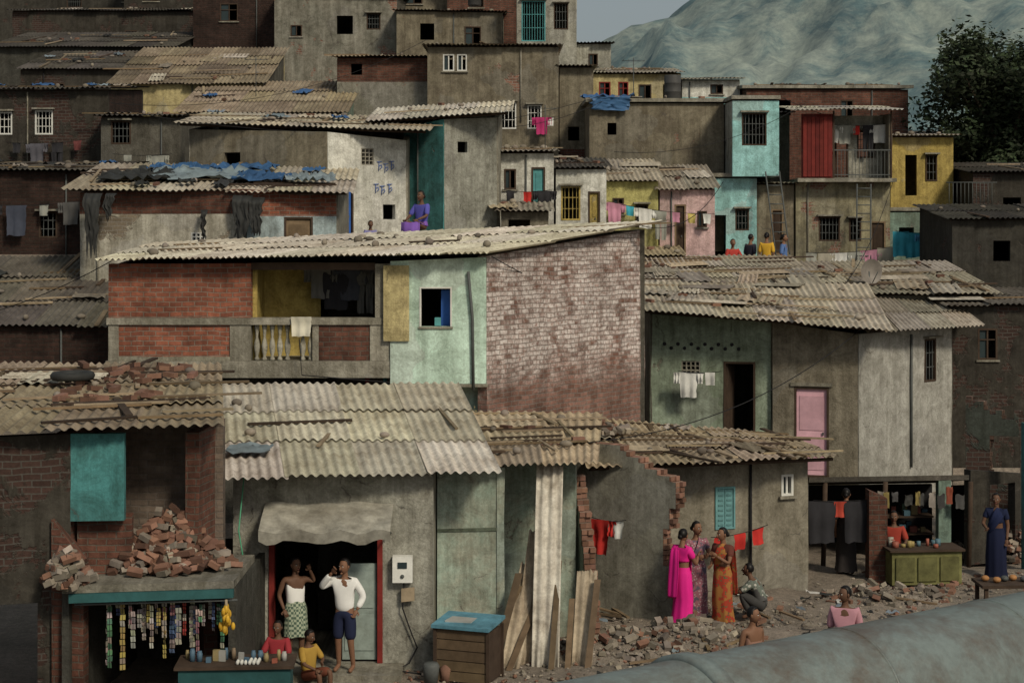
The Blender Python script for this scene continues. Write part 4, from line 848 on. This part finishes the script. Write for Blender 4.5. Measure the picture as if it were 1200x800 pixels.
# ================================================================ tree
def tree(name,loc,H,seed,n=16000,spread=3.6):
    random.seed(seed); e=empty(name,loc); m=MB(); bark=paint((.07,.055,.04),.5,.95)
    m.tube([(0,0,-2),(.1,0,H*.2),(.0,.1,H*.42),(.2,0,H*.6)],[.4,.33,.25,.14],bark,10)
    cl=[]
    for i in range(18):
        a=i*2.4; z0=H*U(.2,.5); l=U(.5,1)*spread; z1=H*U(.25,.95)
        p=[(0,0,z0),(math.cos(a)*l*.4,math.sin(a)*l*.4,z0+(z1-z0)*.5),(math.cos(a)*l,math.sin(a)*l,z1)]
        m.tube(p,[.14,.09,.03],bark,6); cl.append((V(p[2]),U(.9,1.6))); cl.append((V(p[1])+V((0,0,.6)),U(.7,1.2)))
    for i in range(18): a=U(0,6.3); r=U(0,.8)*spread; cl.append((V((r*math.cos(a),r*math.sin(a),H*U(.4,1.0))),U(.7,1.4)))
    m.build("trunk_and_limbs",e); m=MB()
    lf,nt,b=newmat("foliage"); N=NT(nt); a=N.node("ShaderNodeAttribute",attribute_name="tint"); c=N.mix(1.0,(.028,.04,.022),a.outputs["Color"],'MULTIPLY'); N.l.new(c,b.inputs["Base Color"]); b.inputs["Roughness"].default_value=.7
    for i in range(n):
        c,r=random.choice(cl); d=V((random.gauss(0,1),random.gauss(0,1),random.gauss(0,.8))); d.normalize(); p=c+d*r*R()**.45*(1+.3*noise.noise(c*3+d*2))
        a=V((random.gauss(0,1),random.gauss(0,1),random.gauss(0,.5))).normalized(); b2=a.cross(d+V((.01,.2,.1))).normalized(); s=U(.07,.15)
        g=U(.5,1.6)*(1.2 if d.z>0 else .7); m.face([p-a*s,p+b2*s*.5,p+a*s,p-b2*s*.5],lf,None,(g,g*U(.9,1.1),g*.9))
    m.build("crown",e)
tree("tree",(18.6,64,5.0),8.9,3,38000,3.7); tree("tree",(22.5,69,4.5),9.6,9,22000,4.0)
random.seed(3); m=MB(); dw=paint((.22,.19,.10),.4,.9)
for i in range(300):
    p=V((-1.2+random.gauss(0,.25),33.3,2.95+abs(random.gauss(0,.12)))); a=V((random.gauss(0,1),random.gauss(0,1),1)).normalized()*.07; s=a.orthogonal().normalized()*.02; m.face([p-s,p+s,p+a],dw)
m.build("dry_weeds")
# ================================================================ people
SK=paint((.20,.105,.065),.1,.6); SKD=paint((.13,.07,.045),.1,.6); HAIR=paint((.008,.007,.007),.1,.45); EYEW=paint((.6,.58,.55),0,.3); LIP=paint((.17,.06,.05),0,.5)
def skin(name,parent,verts,edges,rad,mat,root=0,sub=2):
    me=bpy.data.meshes.new(name); me.from_pydata([tuple(v) for v in verts],edges,[]); o=bpy.data.objects.new(name,me); bpy.context.scene.collection.objects.link(o); o.parent=parent
    md=o.modifiers.new("skin",'SKIN'); md.use_smooth_shade=True
    for i,r in enumerate(rad):
        o.data.skin_vertices[0].data[i].radius=r if isinstance(r,tuple) else (r,r)
    for i in range(len(rad)): o.data.skin_vertices[0].data[i].use_root=(i==root)
    s=o.modifiers.new("sub",'SUBSURF'); s.levels=sub; s.render_levels=sub; me.materials.append(notint(mat)); return o
STAND=dict(pelvis=(0,0,.90),spine=(0,.005,1.08),chest=(0,0,1.26),neck=(0,.01,1.40),head=(0,-.01,1.535),
 shL=(.165,.01,1.34),elL=(.21,.04,1.06),wrL=(.2,-.04,.82),shR=(-.165,.01,1.34),elR=(-.21,.04,1.06),wrR=(-.2,-.04,.82),
 hipL=(.085,0,.86),knL=(.095,-.02,.47),anL=(.1,.02,.08),toL=(.12,-.13,.03),hipR=(-.085,0,.86),knR=(-.095,-.02,.47),anR=(-.1,.02,.08),toR=(-.12,-.13,.03))
def sitpose(zs,**k):
    d={a:(b[0],b[1],b[2]-.9+zs+.1) for a,b in STAND.items()}; z=zs+.1
    d.update(hipL=(.09,-.03,z-.02),knL=(.14,-.4,z+.08),anL=(.12,-.42,max(.08,z-.34)),toL=(.13,-.56,max(.03,z-.39)),hipR=(-.09,-.03,z-.02),knR=(-.14,-.4,z+.08),anR=(-.12,-.42,max(.08,z-.34)),toR=(-.13,-.56,max(.03,z-.39)),
      elL=(.24,-.12,z+.22),wrL=(.16,-.34,z+.14),elR=(-.24,-.12,z+.22),wrR=(-.16,-.34,z+.14)); d.update(k); return d
def squat(**k):
    d=dict(pelvis=(0,.12,.24),spine=(0,.06,.42),chest=(0,-.04,.58),neck=(0,-.1,.70),head=(0,-.15,.83),shL=(.16,-.06,.65),elL=(.24,-.26,.5),wrL=(.1,-.42,.46),shR=(-.16,-.06,.65),elR=(-.24,-.26,.5),wrR=(-.1,-.42,.46),
     hipL=(.09,.1,.24),knL=(.17,-.26,.46),anL=(.12,-.08,.08),toL=(.14,-.24,.03),hipR=(-.09,.1,.24),knR=(-.17,-.26,.46),anR=(-.12,-.08,.08),toR=(-.14,-.24,.03)); d.update(k); return d
def headmesh(e,c,yaw,pitch,hair,sk):
    m=MB(); M=Matrix.Rotation(yaw,3,'Z')@Matrix.Rotation(pitch,3,'X')
    def hf(p):
        q=p.copy(); t=q.z/.115
        if t<0: q.x*=1-.28*(-t)**1.5; 
        if t<0 and q.y>0: q.y*=1+.35*t
        if q.y<0: q.y*=.92
        if -.5<t<.1 and abs(q.x)<.02 and q.y<-.06: q.y-=.012
        return q
    m.ell(c,(.075,.095,.115),sk,M,18,14,fn=hf); c=V(c)
    T=lambda p:c+M@V(p)
    m.tube([T((0,-.088,.012)),T((0,-.103,-.015)),T((0,-.108,-.03)),T((0,-.09,-.038))],[.008,.012,.016,.008],sk,8)
    for s in(-1,1):
        m.ell(T((s*.03,-.078,.008)),(.013,.009,.008),EYEW,M,8,6); m.ell(T((s*.03,-.086,.008)),(.006,.004,.006),HAIR,M,8,6)
        m.tube([T((s*.014,-.09,.028)),T((s*.03,-.09,.033)),T((s*.046,-.08,.027))],.004,HAIR,5)
        m.ell(T((s*.078,.005,-.002)),(.01,.018,.03),sk,M,8,6)
    m.ell(T((0,-.086,-.058)),(.024,.01,.008),LIP,M,10,6)
    m.ell(T((0,-.07,-.095)),(.022,.02,.015),sk,M,8,6)
    def hh(p):
        q=p.copy()
        if q.y<-.02 and q.z<.055: q.y=-.02+(q.y+.02)*.15; 
        if q.z<-.03: q.z=-.03+(q.z+.03)*.5
        return q*(1+.05*noise.noise(q*40))
    m.ell(T((0,.012,.02)),(.083,.098,.108),HAIR,M,18,12,fn=hh)
    if hair=='bun': m.ell(T((0,.115,-.01)),(.045,.035,.045),HAIR,M,12,8)
    if hair=='long': m.tube([T((0,.09,0)),T((0,.12,-.1)),T((0,.13,-.25)),T((0,.12,-.42))],[.05,.045,.035,.015],HAIR,8)
    if hair=='mous': m.tube([T((-.03,-.09,-.05)),T((0,-.1,-.044)),T((.03,-.09,-.05))],.006,HAIR,6)
    m.build("head",e)
def hand(m,wr,el,sk,side,curl=.5):
    wr=V(wr);el=V(el); d=(wr-el).normalized(); x=d.cross(V((0,-1,.2))).normalized(); n=x.cross(d).normalized()
    pc=wr+d*.045
    Mx=Matrix((x,n,d)).transposed(); m.ell(pc,(.038,.017,.052),sk,Mx,10,8)
    for i,l in enumerate((.068,.078,.072,.055)):
        o=pc+x*(.027-.018*i)*side+d*.036; p=[o]; a=.15
        for q in(.45,.3,.25):
            a+=curl*.7; o=o+(d*math.cos(a)+n*math.sin(a))*l*q; p.append(o)
        m.tube(p,[.0095,.009,.008,.006],sk,6)
    o=wr+d*.02+x*.03*side; m.tube([o,o+(d*.5+x*side*.7).normalized()*.035,o+(d*.5+x*side*.7).normalized()*.035+(d*.8+n*.4).normalized()*.03],[.012,.011,.008],sk,6)
def loft(m,rings,mat,n=36,fold=.06,seed=0):
    rows=[]
    for k,(c,rx,ry) in enumerate(rings):
        c=V(c); f=fold*min(1,k/len(rings)*1.6)
        rows.append([c+V((rx*math.cos(a)*(1+f*math.sin(a*9+seed)),ry*math.sin(a)*(1+f*math.sin(a*7+seed*2)),.01*math.sin(a*5+seed)*(k>0))) for a in [2*math.pi*j/n for j in range(n)]])
    m.grid(rows,mat,wrap=True)
def person(name,loc,yaw,pose=None,sc=1,top=None,bottom=None,topk='shirt',botk='pants',sk=None,hair='short',hy=0,hp=0,pallu=None,curl=.5):
    sk=sk or SK; J={k:V(v) for k,v in (pose or STAND).items()}; e=empty(name,loc,yaw,sc)
    names=['pelvis','spine','chest','neck','head','shL','elL','wrL','shR','elR','wrR','hipL','knL','anL','toL','hipR','knR','anR','toR']
    rad={'pelvis':(.13,.095),'spine':(.12,.085),'chest':(.14,.095),'neck':.05,'head':.045,'sh':.055,'el':.038,'wr':.025,'hip':.085,'kn':.055,'an':.035,'to':.033}
    I={n:i for i,n in enumerate(names)}
    E=[('pelvis','spine'),('spine','chest'),('chest','neck'),('neck','head'),('chest','shL'),('shL','elL'),('elL','wrL'),('chest','shR'),('shR','elR'),('elR','wrR'),('pelvis','hipL'),('hipL','knL'),('knL','anL'),('anL','toL'),('pelvis','hipR'),('hipR','knR'),('knR','anR'),('anR','toR')]
    rr=[rad.get(n) or rad[n[:-1]] for n in names]
    skin("body",e,[J[n] for n in names],[(I[a],I[b]) for a,b in E],rr,sk)
    headmesh(e,J['head']+V((0,-.01,.035)),hy,hp,hair,sk)
    m=MB(); hand(m,J['wrL'],J['elL'],sk,-1,curl); hand(m,J['wrR'],J['elR'],sk,1,curl); m.build("hands",e)
    def lerp(a,b,t): return a+(b-a)*t
    if top:
        hl=J['pelvis']+ (J['pelvis']-J['spine'])*.25 if topk!='blouse' else lerp(J['spine'],J['chest'],.15)
        vs=[J['chest'],J['spine'] if topk!='blouse' else lerp(J['spine'],J['chest'],.5),hl,lerp(J['chest'],J['neck'],.55)]; ra=[(.158,.115),(.148,.11),(.172,.132),.075 if topk!='vest' else .06]; ed=[(0,1),(1,2),(0,3)]
        if topk=='vest':
            for s in'LR': ed.append((0,len(vs))); vs.append(lerp(J['chest'],J['sh'+s],.75)); ra.append(.062)
        else:
            for s in'LR':
                ed+=[(0,len(vs)),(len(vs),len(vs)+1)]; vs+=[J['sh'+s],lerp(J['sh'+s],J['el'+s],.97 if topk!='blouse' else .6)]; ra+=[.076,.06]
                if topk=='long': ed.append((len(vs)-1,len(vs))); vs+=[lerp(J['el'+s],J['wr'+s],.85)]; ra+=[.045]
        skin("upper_garment",e,vs,ed,ra,top)
    if bottom:
        if botk in('pants','shorts'):
            vs=[J['pelvis'],lerp(J['pelvis'],J['spine'],.5)]; ra=[(.155,.12),(.14,.105)]; ed=[(0,1)]
            for s in'LR':
                ed+=[(0,len(vs)),(len(vs),len(vs)+1)]; vs+=[J['hip'+s],J['kn'+s]]; ra+=[.11,.085]
                if botk=='pants': ed.append((len(vs)-1,len(vs))); vs.append(lerp(J['kn'+s],J['an'+s],.85)); ra.append(.065)
            skin("trousers",e,vs,ed,ra,bottom)
        else:
            m=MB(); kc=(J['knL']+J['knR'])/2; ac=(J['anL']+J['anR'])/2; w=J['spine']; p=J['pelvis']; kw=abs(J['knL'].x-J['knR'].x)/2
            end={'skirt':.97,'knee':-1}[botk]; ks=max(.14,kw+.085)
            R_=[(lerp(p,w,.75),.135,.10),(lerp(p,w,.3),.155,.12),(p,.175,.135),(lerp(p,kc,.5),.18,.15),(kc,ks+.01,.145)]
            if end>0: R_+=[(lerp(kc,ac,.5),ks+.01,.15),(lerp(kc,ac,end),ks+.035,.165)]
            loft(m,R_,bottom,seed=loc[0]); m.build("wrapped_skirt",e)
    if pallu:
        m=MB(); ch=J['chest']; sp=J['spine']; path=[(sp+V((-.15,-.06,-.08)),V((0,0,.11))),(sp+V((-.06,-.135,.02)),V((-.02,0,.12))),(ch+V((.03,-.135,0)),V((-.06,0,.11))),(J['shL']+V((-.06,-.05,.05)),V((-.08,0,.05))),(J['shL']+V((-.05,.07,.04)),V((-.08,0,.0))),(ch+V((.06,.14,-.05)),V((-.11,0,.0))),(sp+V((.06,.15,-.1)),V((-.12,0,0))),(J['pelvis']+V((.06,.18,-.15)),V((-.12,0,0))),(J['pelvis']+V((.06,.2,-.4)),V((-.11,0,0)))]
        rows=[[p+w*(k/6*2-1)+V((0,(.012*math.sin(k*2.1)),0)) for k in range(7)] for p,w in path]
        m.grid(rows,pallu); o=m.build("sari_drape",e); s=o.modifiers.new("s",'SOLIDIFY'); s.thickness=.012; s2=o.modifiers.new("u",'SUBSURF'); s2.levels=1;s2.render_levels=1
    return e
def st(**k): d=dict(STAND); d.update(k); return d
WS=paint((.78,.79,.78),.15,.85); NAVY=paint((.015,.02,.05),.1,.9); PNK=paint((.72,.02,.26),.12,.7); CHK=check((.35,.4,.3),(.08,.12,.09),26)
SG=pattern((.26,.11,.14),(.38,.32,.32),(.10,.08,.11),26); SR=pattern((.32,.045,.025),(.05,.12,.055),(.30,.14,.04),24)
person("man_in_white_shirt",(-2.5,25.5,.12),-.25,st(shR=(-.17,.0,1.36),elR=(-.36,-.08,1.25),wrR=(-.14,-.16,1.50),elL=(.27,.1,1.1),wrL=(.19,.0,.92),knL=(.11,-.05,.47),anL=(.13,.02,.08)),1.0,WS,NAVY,'long','shorts',hair='mous',hy=-.3,curl=.6)
person("man_in_vest",(-3.28,25.85,.12),.35,st(elR=(-.26,.02,1.1),wrR=(-.2,-.1,.9),shR=(-.18,0,1.36),elL=(.3,-.02,1.3),wrL=(.2,-.12,1.5)),.97,WS,CHK,'vest','knee',hy=.3,sk=SKD) 
person("seated_boy",(-3.0,25.2,-.28),.9,sitpose(.45,wrL=(.02,-.3,.78)),.82,paint((.38,.24,.05),.2,.9),paint((.15,.05,.03),.2,.9),'shirt','shorts',sk=SKD,hy=.3,hp=.3)
person("seated_woman",(-3.45,25.15,-.05),-.2,sitpose(.3),.85,paint((.30,.035,.045),.2,.9),paint((.24,.035,.045),.2,.9),'shirt','skirt',hair='bun',sk=SKD)
person("woman_in_pink_sari",(2.87,28.7,.05),2.3,st(elR=(-.2,-.12,1.08),wrR=(-.12,-.26,1.2)),.97,PNK,PNK,'blouse','skirt',hair='bun',pallu=PNK,hy=.2)
person("woman_in_printed_sari",(3.15,29.15,.05),.35,st(elR=(-.22,-.08,1.1),wrR=(-.05,-.2,1.12),elL=(.22,-.08,1.1),wrL=(.1,-.22,1.14)),1.0,SG,SG,'blouse','skirt',hair='bun',pallu=SG,hy=.3)
person("woman_in_red_green_sari",(3.55,28.75,.05),-.75,st(elL=(.2,-.1,1.1),wrL=(.02,-.2,1.22),elR=(-.22,.0,1.08),wrR=(-.1,-.2,1.05)),.98,paint((.12,.04,.03),.2,.9),SR,'blouse','skirt',hair='bun',pallu=SR,hy=-.3)
person("crouching_man",(4.2,29.3,.05),-1.9,squat(),.95,pattern((.12,.14,.12),(.4,.4,.36),(.08,.08,.08),14),paint((.05,.05,.05),.2,.9),'shirt','pants',sk=SKD,hp=-.1)
person("standing_boy",(3.33,23.6,-.1),.6,st(),.95,paint((.28,.16,.12),.2,.9),paint((.1,.1,.15),.2,.9),'vest','shorts',sk=SK,hy=.5)
person("standing_boy",(4.72,24.2,-.02),-.3,st(),1.0,paint((.5,.26,.31),.2,.9),paint((.1,.1,.15),.2,.9),'shirt','shorts',sk=SKD,hy=-.8)
person("seated_shopkeeper",(7.45,33.3,.0),-.2,sitpose(.35),1.0,paint((.30,.045,.03),.2,.9),paint((.3,.04,.04),.2,.9),'shirt','skirt',hair='bun',sk=SKD)
person("woman_in_blue_sari",(9.25,32.6,.0),-.4,st(elR=(-.24,-.05,1.1),wrR=(-.15,-.25,1.05)),1.0,paint((.012,.018,.05),.2,.9),paint((.01,.014,.04),.2,.9),'blouse','skirt',hair='bun',sk=SKD,pallu=paint((.013,.02,.06),.2,.9))
person("standing_shopper",(6.5,33.2,.0),2.9,st(),1.0,paint((.05,.04,.04),.2,.9),paint((.04,.035,.035),.2,.9),'shirt','skirt',hair='bun')
person("seated_woman",(-2.35,44.2,6.3),-.6,sitpose(.35),1.15,paint((.10,.10,.42),.2,.9),paint((.2,.10,.42),.2,.9),'shirt','skirt',hair='bun',sk=SKD)
person("seated_child",(-3.6,43.4,6.0),.3,sitpose(.3),.8,paint((.2,.2,.4),.2,.9),NAVY,sk=SKD)
person("standing_woman",(7.7,51.6,4.95),2.8,st(),1.0,paint((.60,.36,.04),.2,.9),paint((.45,.24,.05),.2,.9),'shirt','skirt',hair='bun')
person("standing_woman",(8.25,51.8,4.9),1.2,st(),1.0,paint((.10,.18,.40),.2,.9),paint((.5,.5,.5),.2,.9),'shirt','skirt',hair='bun')
person("standing_man",(7.3,52.2,4.9),2.2,st(),1.0,paint((.04,.04,.06),.2,.9),NAVY,'shirt','pants')
person("seated_woman",(6.7,51.8,5.2),.2,sitpose(.35),1.0,paint((.4,.05,.04),.2,.9),paint((.3,.05,.05),.2,.9),'shirt','skirt',hair='bun')
# ================================================================ light, world, camera
sc=bpy.context.scene
w=bpy.data.worlds.new("World"); sc.world=w; w.use_nodes=True; nt=w.node_tree
sky=nt.nodes.new("ShaderNodeTexSky"); sky.sky_type='NISHITA'; sky.sun_disc=False
EL,AZ=math.radians(38),math.radians(148)   # azimuth from +Y clockwise
sky.sun_elevation=EL; sky.sun_rotation=AZ; sky.dust_density=5; sky.air_density=1.0
mx=nt.nodes.new("ShaderNodeMix"); mx.data_type='RGBA'; mx.inputs[0].default_value=.4; nt.links.new(sky.outputs[0],mx.inputs[6]); mx.inputs[7].default_value=(8.5,9.4,9.4,1)  # haze veil
bg=nt.nodes["Background"]; nt.links.new(mx.outputs[2],bg.inputs[0]); bg.inputs[1].default_value=.055
sd=bpy.data.lights.new("sun",'SUN'); sd.energy=2.35; sd.angle=math.radians(9); sd.color=(1,.89,.70)
so=bpy.data.objects.new("sun",sd); sc.collection.objects.link(so)
dirv=V((math.sin(AZ)*math.cos(EL),math.cos(AZ)*math.cos(EL),math.sin(EL))); so.rotation_euler=dirv.to_track_quat('Z','Y').to_euler()
cam=bpy.data.cameras.new("camera"); cam.lens=60; cam.sensor_width=36; cam.shift_y=-130/1200; cam.clip_end=4000
co=bpy.data.objects.new("camera",cam); sc.collection.objects.link(co); co.location=(0,0,6.7); co.rotation_euler=(math.radians(90),0,0); sc.camera=co
sc.view_settings.view_transform='Standard'; sc.view_settings.look='None'; sc.view_settings.exposure=0
